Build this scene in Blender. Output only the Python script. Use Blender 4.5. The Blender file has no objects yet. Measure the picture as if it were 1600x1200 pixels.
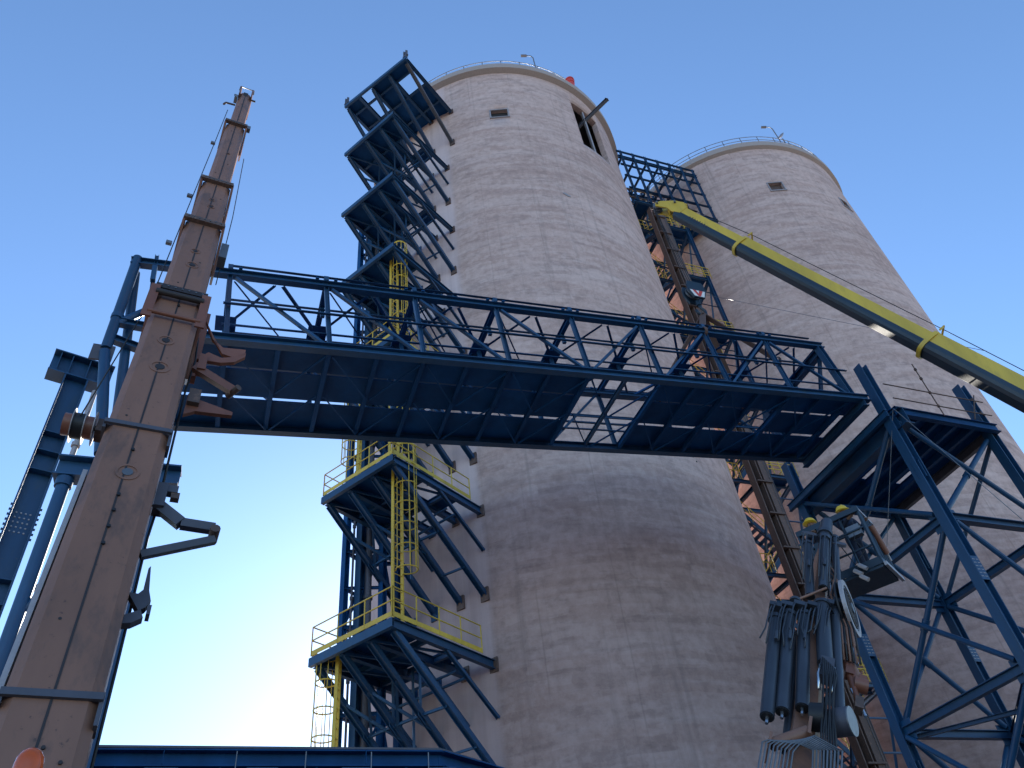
import bpy, math, random
from mathutils import Vector, Matrix
random.seed(7)
V = Vector
scene = bpy.context.scene
col = scene.collection
# ------------------------------------------------------------------ camera
cam = bpy.data.cameras.new('camera'); cam_o = bpy.data.objects.new('camera', cam); col.objects.link(cam_o)
cam.sensor_width = 36.0; cam.lens = 27.0; cam.clip_start = 0.1; cam.clip_end = 6000
cam_o.matrix_world = Matrix(((0.990312, 0.138857, 0.0, 0.0), (0.093767, -0.668732, -0.737567, 0.0),
                             (-0.102417, 0.730422, -0.675274, 1.7), (0, 0, 0, 1)))
scene.camera = cam_o
# ------------------------------------------------------------------ world, sun, exposure
SUN_AZ, SUN_EL = math.radians(-8.0), math.radians(22.0)      # azimuth from +Y towards +X
world = bpy.data.worlds.new('World'); scene.world = world; world.use_nodes = True
wn = world.node_tree; wn.nodes.clear()
sky = wn.nodes.new('ShaderNodeTexSky'); sky.sky_type = 'NISHITA'; sky.sun_disc = False
sky.sun_elevation = SUN_EL; sky.sun_rotation = SUN_AZ
sky.air_density = 1.0; sky.dust_density = 0.3; sky.ozone_density = 3.1; sky.altitude = 900
bg = wn.nodes.new('ShaderNodeBackground'); bg.inputs[1].default_value = 0.10
wo = wn.nodes.new('ShaderNodeOutputWorld')
hs = wn.nodes.new('ShaderNodeHueSaturation'); hs.inputs['Saturation'].default_value = 1.05
wn.links.new(sky.outputs[0], hs.inputs['Color']); wn.links.new(hs.outputs[0], bg.inputs[0]); wn.links.new(bg.outputs[0], wo.inputs[0])
sun = bpy.data.lights.new('sun', 'SUN'); sun.energy = 4.8; sun.angle = math.radians(0.5); sun.color = (1.0, 0.93, 0.82)
sun_o = bpy.data.objects.new('sun', sun); col.objects.link(sun_o)
sd = V((math.sin(SUN_AZ) * math.cos(SUN_EL), math.cos(SUN_AZ) * math.cos(SUN_EL), math.sin(SUN_EL)))
sun_o.rotation_euler = sd.to_track_quat('Z', 'Y').to_euler(); sun_o.location = (0, 0, 90)
vs = scene.view_settings
vs.view_transform = 'Standard'; vs.look = 'None'; vs.gamma = 1.0; vs.use_curve_mapping = False; vs.exposure = 1.66

# ------------------------------------------------------------------ materials
def new_mat(name):
    m = bpy.data.materials.new(name); m.use_nodes = True
    nt = m.node_tree; b = nt.nodes['Principled BSDF']
    return m, nt, b
def N(nt, t, **k):
    n = nt.nodes.new(t)
    for a, v in k.items(): setattr(n, a, v)
    return n
def ramp(nt, fac, stops):
    r = N(nt, 'ShaderNodeValToRGB'); e = r.color_ramp.elements
    while len(e) < len(stops): e.new(0.5)
    for i, (p, c) in enumerate(stops): e[i].position = p; e[i].color = (*c, 1)
    nt.links.new(fac, r.inputs[0]); return r.outputs[0]
def mixc(nt, fac, a, b, mode='MIX'):
    m = N(nt, 'ShaderNodeMix', data_type='RGBA', blend_type=mode)
    for s, v in ((0, fac), (6, a), (7, b)):
        if isinstance(v, (int, float)): m.inputs[s].default_value = v
        elif isinstance(v, tuple): m.inputs[s].default_value = (*v, 1)
        else: nt.links.new(v, m.inputs[s])
    return m.outputs[2]
def noise(nt, vec, scale, detail=4, rough=.55, sc=None):
    if sc:
        mp = N(nt, 'ShaderNodeMapping'); mp.inputs['Scale'].default_value = sc; nt.links.new(vec, mp.inputs[0]); vec = mp.outputs[0]
    n = N(nt, 'ShaderNodeTexNoise'); n.inputs['Scale'].default_value = scale; n.inputs['Detail'].default_value = detail
    n.inputs['Roughness'].default_value = rough; nt.links.new(vec, n.inputs['Vector']); return n.outputs['Fac']
def math_n(nt, op, a, b=None):
    m = N(nt, 'ShaderNodeMath', operation=op)
    for i, v in enumerate((a, b)):
        if v is None: continue
        if isinstance(v, (int, float)): m.inputs[i].default_value = v
        else: nt.links.new(v, m.inputs[i])
    return m.outputs[0]

def paint(name, c, wear, rough=.42, wear_amt=.62, metallic=0.0, var=.16, scale=1.6, streak=(1, 1, .25), spec=.5, scuff=None):
    m, nt, b = new_mat(name)
    tc = N(nt, 'ShaderNodeTexCoord'); oi = N(nt, 'ShaderNodeObjectInfo')
    big = noise(nt, tc.outputs['Object'], scale, 6, .62, streak)
    fine = noise(nt, tc.outputs['Object'], 11, 5, .7)
    base = mixc(nt, ramp(nt, big, [(.3, (0, 0, 0)), (.75, (1, 1, 1))]), tuple(x * .78 for x in c), tuple(min(1, x * 1.22) for x in c))
    w = ramp(nt, fine, [(wear_amt, (0, 0, 0)), (min(.99, wear_amt + .06), (1, 1, 1))])
    base = mixc(nt, w, base, wear)
    if scuff:
        sc_ = noise(nt, tc.outputs['Object'], 1.7, 7, .7, (1, 1, .35)); sc2 = noise(nt, tc.outputs['Object'], 6, 8, .75, (1, 1, .12))
        base = mixc(nt, math_n(nt, 'MULTIPLY', ramp(nt, sc_, [(.54, (0, 0, 0)), (.64, (1, 1, 1))]), .62), base, scuff)
        base = mixc(nt, math_n(nt, 'MULTIPLY', ramp(nt, sc2, [(.58, (0, 0, 0)), (.68, (1, 1, 1))]), .45), base, scuff)
    hv = N(nt, 'ShaderNodeHueSaturation'); nt.links.new(base, hv.inputs['Color'])
    nt.links.new(math_n(nt, 'ADD', math_n(nt, 'MULTIPLY', oi.outputs['Random'], var * 2), 1 - var), hv.inputs['Value'])
    nt.links.new(hv.outputs[0], b.inputs['Base Color'])
    nt.links.new(math_n(nt, 'ADD', math_n(nt, 'MULTIPLY', fine, .3), rough - .15), b.inputs['Roughness'])
    b.inputs['Metallic'].default_value = metallic; b.inputs['Specular IOR Level'].default_value = spec
    bp = N(nt, 'ShaderNodeBump'); bp.inputs['Strength'].default_value = .12; bp.inputs['Distance'].default_value = .01
    nt.links.new(fine, bp.inputs['Height']); nt.links.new(bp.outputs[0], b.inputs['Normal'])
    return m

def concrete_mat():
    m, nt, b = new_mat('slipform_concrete')
    tc = N(nt, 'ShaderNodeTexCoord'); P = tc.outputs['Object']
    sx = N(nt, 'ShaderNodeSeparateXYZ'); nt.links.new(P, sx.inputs[0])
    blotch = noise(nt, P, .13, 6, .58)
    patch = noise(nt, P, .55, 6, .6, (.7, .7, 1.5))        # shutter-sized patches
    band = noise(nt, P, .5, 5, .55, (.16, .16, 2.2))       # slipform lifts
    band2 = noise(nt, P, 1.0, 7, .62, (.75, .75, 2.6))
    streak = noise(nt, P, 1.0, 5, .6, (2.4, 2.4, .05))     # runs
    fine = noise(nt, P, 2.6, 9, .72)
    sp = N(nt, 'ShaderNodeMath', operation='FRACT'); nt.links.new(math_n(nt, 'MULTIPLY', math_n(nt, 'ADD', sx.outputs[2], math_n(nt, 'MULTIPLY', math_n(nt, 'SUBTRACT', noise(nt, P, .35, 4, .6), .5), .45)), 1/1.35), sp.inputs[0])
    joint = math_n(nt, 'MULTIPLY', ramp(nt, sp.outputs[0], [(.0, (1, 1, 1)), (.10, (0, 0, 0)), (.88, (0, 0, 0)), (1.0, (.5, .5, .5))]), ramp(nt, patch, [(.42, (0, 0, 0)), (.60, (1, 1, 1))]))
    c = mixc(nt, ramp(nt, blotch, [(.3, (0, 0, 0)), (.7, (1, 1, 1))]), (.455, .315, .275), (.585, .42, .372))
    c = mixc(nt, math_n(nt, 'MULTIPLY', ramp(nt, patch, [(.40, (0, 0, 0)), (.68, (1, 1, 1))]), .35), c, (.66, .50, .46))
    c = mixc(nt, math_n(nt, 'MULTIPLY', ramp(nt, band, [(.45, (0, 0, 0)), (.64, (1, 1, 1))]), .38), c, (.63, .495, .46))
    c = mixc(nt, math_n(nt, 'MULTIPLY', joint, .32), c, (.72, .59, .56))
    c = mixc(nt, math_n(nt, 'MULTIPLY', ramp(nt, band2, [(.34, (1, 1, 1)), (.47, (0, 0, 0))]), .45), c, (.31, .225, .205))
    atc = N(nt, 'ShaderNodeMath', operation='ARCTAN2'); nt.links.new(sx.outputs[1], atc.inputs[0]); nt.links.new(sx.outputs[0], atc.inputs[1])
    dn = N(nt, 'ShaderNodeTexNoise'); dn.inputs['Scale'].default_value = .9; dn.inputs['Detail'].default_value = 5; nt.links.new(P, dn.inputs['Vector'])
    cx = N(nt, 'ShaderNodeCombineXYZ'); nt.links.new(math_n(nt, 'MULTIPLY', atc.outputs[0], 10.95), cx.inputs[0]); nt.links.new(sx.outputs[2], cx.inputs[1])
    vm = N(nt, 'ShaderNodeVectorMath', operation='MULTIPLY_ADD'); nt.links.new(dn.outputs['Color'], vm.inputs[0]); vm.inputs[1].default_value = (1.6, .34, 0); nt.links.new(cx.outputs[0], vm.inputs[2])
    def course(bw, rh, sq):
        bk = N(nt, 'ShaderNodeTexBrick'); nt.links.new(vm.outputs[0], bk.inputs['Vector']); bk.offset = sq
        bk.inputs['Color1'].default_value = (0, 0, 0, 1); bk.inputs['Color2'].default_value = (1, 1, 1, 1); bk.inputs['Mortar'].default_value = (.5, .5, .5, 1)
        bk.inputs['Scale'].default_value = 1; bk.inputs['Mortar Size'].default_value = 0; bk.inputs['Brick Width'].default_value = bw; bk.inputs['Row Height'].default_value = rh
        return bk.outputs['Color']
    co = mixc(nt, .5, course(1.5, .30, .37), course(3.7, .62, .6))
    co = mixc(nt, .45, co, ramp(nt, fine, [(.38, (0, 0, 0)), (.62, (1, 1, 1))]))
    c = mixc(nt, math_n(nt, 'MULTIPLY', ramp(nt, co, [(.50, (0, 0, 0)), (.85, (1, 1, 1))]), .42), c, (.76, .60, .555))
    c = mixc(nt, math_n(nt, 'MULTIPLY', ramp(nt, co, [(.15, (1, 1, 1)), (.48, (0, 0, 0))]), .42), c, (.29, .205, .185))
    vj = N(nt, 'ShaderNodeMath', operation='FRACT'); nt.links.new(math_n(nt, 'MULTIPLY', math_n(nt, 'ADD', atc.outputs[0], math_n(nt, 'MULTIPLY', dn.outputs['Fac'], .012)), 18/math.pi/2*1.13), vj.inputs[0])
    vl = math_n(nt, 'MULTIPLY', ramp(nt, vj.outputs[0], [(.0, (0, 0, 0)), (.485, (0, 0, 0)), (.5, (1, 1, 1)), (.515, (0, 0, 0)), (1, (0, 0, 0))]), ramp(nt, noise(nt, P, .3, 4, .6, (1, 1, .4)), [(.42, (0, 0, 0)), (.58, (1, 1, 1))]))
    c = mixc(nt, math_n(nt, 'MULTIPLY', vl, .34), c, (.22, .165, .15))
    c = mixc(nt, math_n(nt, 'MULTIPLY', ramp(nt, streak, [(.56, (0, 0, 0)), (.74, (1, 1, 1))]), .4), c, (.25, .20, .185))
    # pale washed strip where the stair tower is bolted on
    at = N(nt, 'ShaderNodeMath', operation='ARCTAN2'); nt.links.new(sx.outputs[1], at.inputs[0]); nt.links.new(sx.outputs[0], at.inputs[1])
    wob = math_n(nt, 'MULTIPLY', math_n(nt, 'SUBTRACT', noise(nt, P, .6, 3, .5, (1, 1, .25)), .5), .05)
    an = math_n(nt, 'ADD', at.outputs[0], wob)
    attr = N(nt, 'ShaderNodeAttribute', attribute_type='OBJECT', attribute_name='strip')
    strip = math_n(nt, 'MULTIPLY', math_n(nt, 'MULTIPLY', ramp(nt, math_n(nt, 'MULTIPLY', an, -1.0 / math.pi), [(.599, (0, 0, 0)), (.607, (1, 1, 1))]), attr.outputs['Fac']), .85)
    pale = mixc(nt, ramp(nt, noise(nt, P, 1.0, 5, .65, (1.6, 1.6, .07)), [(.3, (0, 0, 0)), (.7, (1, 1, 1))]), (.54, .42, .41), (.72, .58, .57))
    c = mixc(nt, strip, c, pale)
    # low-wall shade painted into the colour, along with older stained pours; ragged upper edge
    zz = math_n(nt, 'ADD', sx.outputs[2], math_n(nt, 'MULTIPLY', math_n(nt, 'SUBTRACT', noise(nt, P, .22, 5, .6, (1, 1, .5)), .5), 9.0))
    low_shade_stain = ramp(nt, math_n(nt, 'MULTIPLY', zz, 1/40.0), [(.20, (.66, .63, .64)), (.48, (.74, .71, .72)), (.60, (1, 1, 1))])
    c = mixc(nt, 1.0, c, low_shade_stain, 'MULTIPLY')
    c = mixc(nt, math_n(nt, 'MULTIPLY', fine, .5), c, (.5, .46, .44), 'OVERLAY')
    nt.links.new(c, b.inputs['Base Color']); b.inputs['Roughness'].default_value = .93
    b.inputs['Specular IOR Level'].default_value = .25
    h = math_n(nt, 'ADD', math_n(nt, 'MULTIPLY', band2, .8), math_n(nt, 'MULTIPLY', fine, .5))
    bp = N(nt, 'ShaderNodeBump'); bp.inputs['Strength'].default_value = .4; bp.inputs['Distance'].default_value = .08
    nt.links.new(h, bp.inputs['Height']); nt.links.new(bp.outputs[0], b.inputs['Normal'])
    return m
def plain(name, c, rough=.6, metallic=0, bump=0):
    m, nt, b = new_mat(name)
    tc = N(nt, 'ShaderNodeTexCoord'); f = noise(nt, tc.outputs['Object'], 9, 5, .65)
    nt.links.new(mixc(nt, f, tuple(x * .75 for x in c), tuple(min(1, x * 1.2) for x in c)), b.inputs['Base Color'])
    b.inputs['Roughness'].default_value = rough; b.inputs['Metallic'].default_value = metallic
    return m

M = dict(
    blue=paint('navy_paint', (.008, .054, .132), (.05, .066, .10), rough=.42, wear_amt=.64, scuff=(.018, .056, .105)),
    blue_d=paint('dark_navy_paint', (.004, .055, .165), (.012, .048, .11), rough=.6, wear_amt=.72, spec=.18),
    purl=paint('dusty_purlin', (.075, .075, .095), (.12, .09, .08), rough=.55, wear_amt=.64),
    yellow=paint('yellow_rail_paint', (.62, .42, .045), (.25, .15, .05), rough=.45, wear_amt=.74, var=.1),
    crane_y=paint('yellow_crane_paint', (.64, .43, .045), (.3, .2, .05), rough=.38, wear_amt=.70, var=.04, scale=.8, scuff=(.46, .32, .05)),
    crane_k=paint('charcoal_crane_paint', (.010, .026, .045), (.03, .045, .06), rough=.4, wear_amt=.74, var=.05),
    tan=paint('dusty_orange_paint', (.255, .12, .076), (.10, .05, .04), rough=.5, wear_amt=.64, var=.05, scale=.9, scuff=(.10, .06, .048)),
    orange=paint('orange_paint', (.20, .072, .042), (.08, .038, .03), rough=.45, wear_amt=.66, var=.12),
    rust=paint('rusted_steel', (.105, .066, .055), (.17, .10, .075), rough=.72, wear_amt=.55, var=.12),
    grey=paint('grey_steel', (.16, .17, .19), (.08, .075, .07), rough=.4, wear_amt=.64, metallic=.3),
    cyl=paint('blue_grey_cylinder_paint', (.036, .042, .056), (.02, .02, .024), rough=.36, wear_amt=.70),
    chrome=plain('chrome_rod', (.55, .56, .58), .2, .9),
    black=plain('black_rubber', (.012, .012, .014), .55),
    seam=plain('dark_wear_line', (.03, .022, .022), .6),
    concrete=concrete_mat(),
    roofc=plain('roof_slab', (.40, .335, .31), .9),
    dark=plain('dark_interior', (.03, .03, .033), .9),
    frame=plain('galvanised_frame', (.4, .36, .36), .5, .3),
    red=plain('red_plastic', (.62, .06, .045), .45),
    white=plain('white_paint', (.75, .74, .72), .5),
    sling=plain('brown_web_sling', (.11, .062, .05), .8),
    navy_cloth=plain('navy_overalls', (.012, .018, .04), .85),
    skin=plain('skin', (.22, .12, .08), .55),
    helmet=plain('yellow_helmet', (.70, .45, .03), .35),
    boot=plain('black_boot', (.02, .018, .016), .6),
)
def ground_mat():
    m, nt, b = new_mat('dry_ground')
    tc = N(nt, 'ShaderNodeTexCoord'); P = tc.outputs['Object']
    c = mixc(nt, noise(nt, P, .08, 6, .6), (.15, .13, .115), (.25, .22, .19))
    c = mixc(nt, math_n(nt, 'MULTIPLY', noise(nt, P, 3, 8, .7), .5), c, (.16, .13, .11))
    nt.links.new(c, b.inputs['Base Color']); b.inputs['Roughness'].default_value = .95
    return m
M['ground'] = ground_mat()
def beacon_mat():
    m, nt, b = new_mat('amber_lens'); b.inputs['Base Color'].default_value = (.75, .12, .02, 1); b.inputs['Roughness'].default_value = .25
    b.inputs['Transmission Weight'].default_value = .25
    return m
M['amber'] = beacon_mat()

# ------------------------------------------------------------------ builders
OFF = {}
def thing(name, loc, label, cat, group=None):
    o = bpy.data.objects.new(name, None); col.objects.link(o); o.location = loc; o.empty_display_size = .3
    o['label'] = label; o['category'] = cat
    if group: o['group'] = group
    OFF[o] = V(loc); return o
def mesh(name, vs_, fs, mat, parent=None, smooth=False, mats=None, mi=None):
    off = OFF[parent] if parent is not None else V((0, 0, 0))
    me = bpy.data.meshes.new(name); me.from_pydata([tuple(V(v) - off) for v in vs_], [], fs)
    for m in (mats or [mat]): me.materials.append(M[m])
    if mi: me.polygons.foreach_set('material_index', mi)
    if smooth: me.polygons.foreach_set('use_smooth', [True] * len(fs))
    me.update()
    o = bpy.data.objects.new(name, me); col.objects.link(o)
    if parent is not None: o.parent = parent; OFF[o] = off
    return o
def frame(d, up=None):
    d = d.normalized()
    up = V(up) if up is not None else V((0, 0, 1))
    if abs(d.dot(up.normalized())) > .985: up = V((0.91, 0.41, 0)) if abs(d.z) > .9 else V((0, 0, 1))
    x = d.cross(up).normalized(); y = x.cross(d).normalized()
    return d, x, y
def sect(kind, w, h, n=10):
    if kind == 'box': return [(-w/2, -h/2), (w/2, -h/2), (w/2, h/2), (-w/2, h/2)]
    if kind == 'I':   # flanges top and bottom (h is web height)
        t = max(.012, w * .10); s = max(.010, w * .07)
        return [(-w/2, -h/2), (w/2, -h/2), (w/2, -h/2+t), (s/2, -h/2+t), (s/2, h/2-t), (w/2, h/2-t), (w/2, h/2), (-w/2, h/2),
                (-w/2, h/2-t), (-s/2, h/2-t), (-s/2, -h/2+t), (-w/2, -h/2+t)]
    if kind == 'L':
        t = max(.010, w * .12)
        return [(-w/2, -h/2), (w/2, -h/2), (w/2, -h/2+t), (-w/2+t, -h/2+t), (-w/2+t, h/2), (-w/2, h/2)]
    if kind == 'U':
        t = max(.010, w * .12)
        return [(-w/2, -h/2), (w/2, -h/2), (w/2, -h/2+t), (-w/2+t, -h/2+t), (-w/2+t, h/2-t), (w/2, h/2-t), (w/2, h/2), (-w/2, h/2)]
    return [(w/2*math.cos(2*math.pi*i/n), h/2*math.sin(2*math.pi*i/n)) for i in range(n)]
def prism(p, q, prof, up=None, prof2=None):
    p, q = V(p), V(q); d, x, y = frame(q - p, up); n = len(prof); prof2 = prof2 or prof
    vs_ = [p + x*a + y*b for a, b in prof] + [q + x*a + y*b for a, b in prof2]
    fs = [(i, (i+1) % n, n+(i+1) % n, n+i) for i in range(n)] + [tuple(range(n))[::-1], tuple(range(n, 2*n))]
    return vs_, fs
def beam(name, p, q, w, h, mat, parent, kind='box', up=None, n=10):
    vs_, fs = prism(p, q, sect(kind, w, h, n), up)
    return mesh(name, vs_, fs, mat, parent, smooth=False if kind != 'tube' else False)
def tube(name, p, q, r, mat, parent, n=10, r2=None):
    vs_, fs = prism(p, q, sect('t', 2*r, 2*r, n), None, sect('t', 2*(r2 or r), 2*(r2 or r), n))
    vs_ = vs_ + vs_; fs = fs[:n] + [tuple(2*n+k for k in f) for f in fs[n:]]     # caps keep hard edges
    o = mesh(name, vs_, fs, mat, parent)
    o.data.polygons.foreach_set('use_smooth', [i < n for i in range(len(fs))])
    return o
def poly_tube(name, pts, r, mat, parent, n=6, closed=False):
    pts = [V(p) for p in pts]; vs_, fs = [], []; m = len(pts); x0 = None
    for i, p in enumerate(pts):
        a = pts[(i-1) % m] if (closed or i > 0) else p; b = pts[(i+1) % m] if (closed or i < m-1) else p
        d = (b - a).normalized()
        if x0 is None: _, x0, _ = frame(d)
        x = (x0 - d * x0.dot(d)).normalized(); y = d.cross(x); x0 = x
        vs_ += [p + x*r*math.cos(2*math.pi*k/n) + y*r*math.sin(2*math.pi*k/n) for k in range(n)]
    for i in range(m if closed else m-1):
        j = (i+1) % m
        fs += [(i*n+k, i*n+(k+1) % n, j*n+(k+1) % n, j*n+k) for k in range(n)]
    if not closed: fs += [tuple(range(n))[::-1], tuple(range((m-1)*n, m*n))]
    return mesh(name, vs_, fs, mat, parent, smooth=True)
def slab(name, corners, t, mat, parent):      # plate: corner loop, thickness downwards
    c = [V(p) for p in corners]; n = len(c)
    nrm = (c[1]-c[0]).cross(c[2]-c[0]).normalized()
    if nrm.z < 0: nrm = -nrm
    vs_ = c + [p - nrm*t for p in c]
    fs = [tuple(range(n)), tuple(range(n, 2*n))[::-1]] + [(i, n+i, n+(i+1) % n, (i+1) % n) for i in range(n)]
    return mesh(name, vs_, fs, mat, parent)
def block(name, c, ax, ay, az, mat, parent):  # box from centre and three half vectors
    c, ax, ay, az = V(c), V(ax), V(ay), V(az)
    vs_ = [c + ax*i + ay*j + az*k for i in (-1, 1) for j in (-1, 1) for k in (-1, 1)]
    fs = [(0, 1, 3, 2), (4, 6, 7, 5), (0, 4, 5, 1), (2, 3, 7, 6), (0, 2, 6, 4), (1, 5, 7, 3)]
    return mesh(name, vs_, fs, mat, parent)
def disc(name, c, axis, r, t, mat, parent, n=20, r2=None):
    c, axis = V(c), V(axis).normalized(); return tube(name, c - axis*t/2, c + axis*t/2, r, mat, parent, n, r2)
def ring(name, c, axis, r0, r1, t, mat, parent, n=28):
    c, axis = V(c), V(axis).normalized(); _, x, y = frame(axis); vs_, fs = [], []
    for i in range(n):
        a = 2*math.pi*i/n; e = x*math.cos(a) + y*math.sin(a)
        vs_ += [c + e*r0 - axis*t/2, c + e*r1 - axis*t/2, c + e*r1 + axis*t/2, c + e*r0 + axis*t/2]
    for i in range(n):
        j = (i+1) % n
        fs += [(4*i+k, 4*i+(k+1) % 4, 4*j+(k+1) % 4, 4*j+k) for k in range(4)]
    return mesh(name, vs_, fs, mat, parent)
def lerp(a, b, t): return V(a) + (V(b) - V(a)) * t

# site grid: G1 runs along the bridge, G2 away from the viewer
AZ = math.radians(65.70)
G1 = V((math.sin(AZ), math.cos(AZ), 0)); G2 = V((-math.cos(AZ), math.sin(AZ), 0)); UP = V((0, 0, 1))

# ================================================================== ground
def ground():
    n = 24; R = 3000; vs_ = [(0, 0, 0)]; fs = []
    rings = [12, 40, 120, 400, 1200, R]
    for r in rings: vs_ += [(r*math.cos(2*math.pi*i/n), r*math.sin(2*math.pi*i/n), 0) for i in range(n)]
    fs += [(0, 1+i, 1+(i+1) % n) for i in range(n)]
    for k in range(len(rings)-1):
        a, b = 1+k*n, 1+(k+1)*n
        fs += [(a+i, b+i, b+(i+1) % n, a+(i+1) % n) for i in range(n)]
    g = mesh('ground', vs_, fs, 'ground'); g['kind'] = 'structure'
ground()

# ================================================================== silos
S1 = V((1.20, 38.75, 0)); S2 = V((23.44, 49.37, 0)); RS = 10.50; ZT = 60.9; GRID0 = V((0.894, 39.10, 0))
def silo(centre, label, holes, strip, nam):
    root = thing('concrete_silo', centre, label, 'silo', None)
    # angle / height grid with openings cut right through the wall
    A = [math.radians(-180 + 360*i/144) for i in range(144)]
    for a0, a1, z0, z1 in holes: A += [math.radians(a0), math.radians(a1)]
    A = sorted(set(round(a, 6) for a in A)); 
    hs = set(round(math.radians(x), 6) for h in holes for x in h[:2])
    A2 = []
    for a in A:
        if a in hs or all(abs(a - h) > .006 for h in hs): A2.append(a)
    A = A2; n = len(A)
    Zs = sorted(set([0, ZT] + [z for h in holes for z in h[2:]] + [i*4.0 for i in range(1, 15)]))
    def hole(i, k):
        am = math.degrees((A[i] + (A[(i+1) % n] if i < n-1 else A[0]+2*math.pi))/2); zm = (Zs[k]+Zs[k+1])/2
        return any(h[0] < am < h[1] and h[2] < zm < h[3] for h in holes)
    vs_, fs, sm = [], [], []
    for r in (RS, RS-.42):
        for z in Zs: vs_ += [centre + V((r*math.cos(a), r*math.sin(a), z)) for a in A]
    nz = len(Zs); I = nz*n
    for k in range(nz-1):
        for i in range(n):
            j = (i+1) % n; a, b, c_, d = k*n+i, k*n+j, (k+1)*n+j, (k+1)*n+i
            if hole(i, k):
                for (p, q, other) in ((a, b, (i, k-1)), (b, c_, (j, k)), (c_, d, (i, k+1)), (d, a, ((i-1) % n, k))):
                    if not hole(*other): fs.append((p, q, I+q, I+p)); sm.append(False)
            else:
                fs.append((a, b, c_, d)); fs.append((I+a, I+d, I+c_, I+b)); sm += [True, True]
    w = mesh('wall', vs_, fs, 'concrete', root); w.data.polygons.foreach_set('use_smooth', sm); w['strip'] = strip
    # cornice ring
    n2 = 144; ov = .42 if RS < 10.7 else .30; prof = [(RS-.5, ZT+.002), (RS+.02, ZT+.002), (RS+ov, ZT+.14), (RS+ov, ZT+.80), (RS-.5, ZT+.80)]
    vs_, fs = [], []
    for i in range(n2):
        a = 2*math.pi*i/n2; vs_ += [centre + V((r*math.cos(a), r*math.sin(a), z)) for r, z in prof]
    m = len(prof)
    for i in range(n2):
        j = (i+1) % n2; fs += [(i*m+k, j*m+k, j*m+(k+1) % m, i*m+(k+1) % m) for k in range(m)]
    mesh('cornice', vs_, fs, 'roofc', root)
    vs_ = [centre + V(((RS-.6)*math.cos(2*math.pi*i/72), (RS-.6)*math.sin(2*math.pi*i/72), z)) for z in (ZT+.35, ZT+.6) for i in range(72)]
    fs = [tuple(range(72))[::-1], tuple(range(72, 144))] + [(i, (i+1) % 72, 72+(i+1) % 72, 72+i) for i in range(72)]
    mesh('roof_slab', vs_, fs, 'roofc', root)
    # roof guard rail
    zr = ZT+.8; rr = RS+.12; np_ = 44
    for i in range(np_):
        a = 2*math.pi*i/np_; p = centre + V((rr*math.cos(a), rr*math.sin(a), zr))
        tube('rail_post', p, p + V((0, 0, 1.05)), .035, 'grey', root, 6)
    for h in (1.07, .55):
        poly_tube('guard_rail', [centre + V((rr*math.cos(2*math.pi*i/132), rr*math.sin(2*math.pi*i/132), zr+h)) for i in range(132)], .032, 'grey', root, 6, True)
    return root
def pol(c, r, deg, z): a = math.radians(deg); return V((c.x + r*math.cos(a), c.y + r*math.sin(a), z))
def silo_window(root, c, a0, a1, z0, z1, backing, hm='rust'):
    r0, r1 = RS-.06, RS+.035
    f = None
    for (p, q, nm) in ((pol(c, RS, a0, z0), pol(c, RS, a1, z0), 'sill'), (pol(c, RS, a0, z1), pol(c, RS, a1, z1), 'lintel'),
                       (pol(c, RS, a0, z0), pol(c, RS, a0, z1), 'jamb'), (pol(c, RS, a1, z0), pol(c, RS, a1, z1), 'jamb')):
        beam('window_' + nm, p, q, .10, .10, 'frame', root)
    beam('window_drip', pol(c, RS+.05, a0-.4, z0-.09), pol(c, RS+.05, a1+.4, z0-.09), .10, .05, 'frame', root)
    if backing:
        p = [pol(c, RS-.26, a0+.05, z0+.03), pol(c, RS-.26, a1-.05, z0+.03), pol(c, RS-.26, a1-.05, z1-.03), pol(c, RS-.26, a0+.05, z1-.03)]
        q = [pol(c, RS-.30, a0+.05, z0+.03), pol(c, RS-.30, a1-.05, z0+.03), pol(c, RS-.30, a1-.05, z1-.03), pol(c, RS-.30, a0+.05, z1-.03)]
        mesh('shutter_or_shade_sheet', p+q, [(0, 1, 2, 3), (7, 6, 5, 4), (0, 4, 5, 1), (1, 5, 6, 2), (2, 6, 7, 3), (3, 7, 4, 0)], hm, root)
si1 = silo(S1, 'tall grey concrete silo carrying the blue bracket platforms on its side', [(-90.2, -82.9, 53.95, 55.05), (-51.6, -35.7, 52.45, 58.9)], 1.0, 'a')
silo_window(si1, S1, -90.2, -82.9, 53.95, 55.05, True, 'dark')  # dark sheet added behind this window paints in the interior shade
for a in (-44.0, ): beam('opening_mullion', pol(S1, RS-.2, a, 52.45), pol(S1, RS-.2, a, 58.9), .22, .12, 'frame', si1)
RS = 10.95
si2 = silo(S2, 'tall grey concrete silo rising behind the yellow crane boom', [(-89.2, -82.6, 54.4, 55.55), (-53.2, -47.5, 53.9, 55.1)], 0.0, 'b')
silo_window(si2, S2, -89.2, -82.6, 54.4, 55.55, True); silo_window(si2, S2, -53.2, -47.5, 53.9, 55.1, True)
RS = 10.50
# small cast-in sockets and patches on silo walls
for a, z in ((-68, 44.3), (-66.6, 44.1), (-67.3, 44.2)):
    block('anchor_plate', pol(S1, RS+.012, a, z), pol(V((0, 0, 0)), .03, a, 0), pol(V((0, 0, 0)), .12, a+90, 0), V((0, 0, .07)), 'frame', si1)
for i in range(11):
    a = -57.5 + i*1.1; z = 25.6 - i*.22
    disc('tie_hole', pol(S1, RS+.004, a, z), pol(V((0, 0, 0)), 1, a, 0), .05, .012, 'dark', si1, 8)
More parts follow.
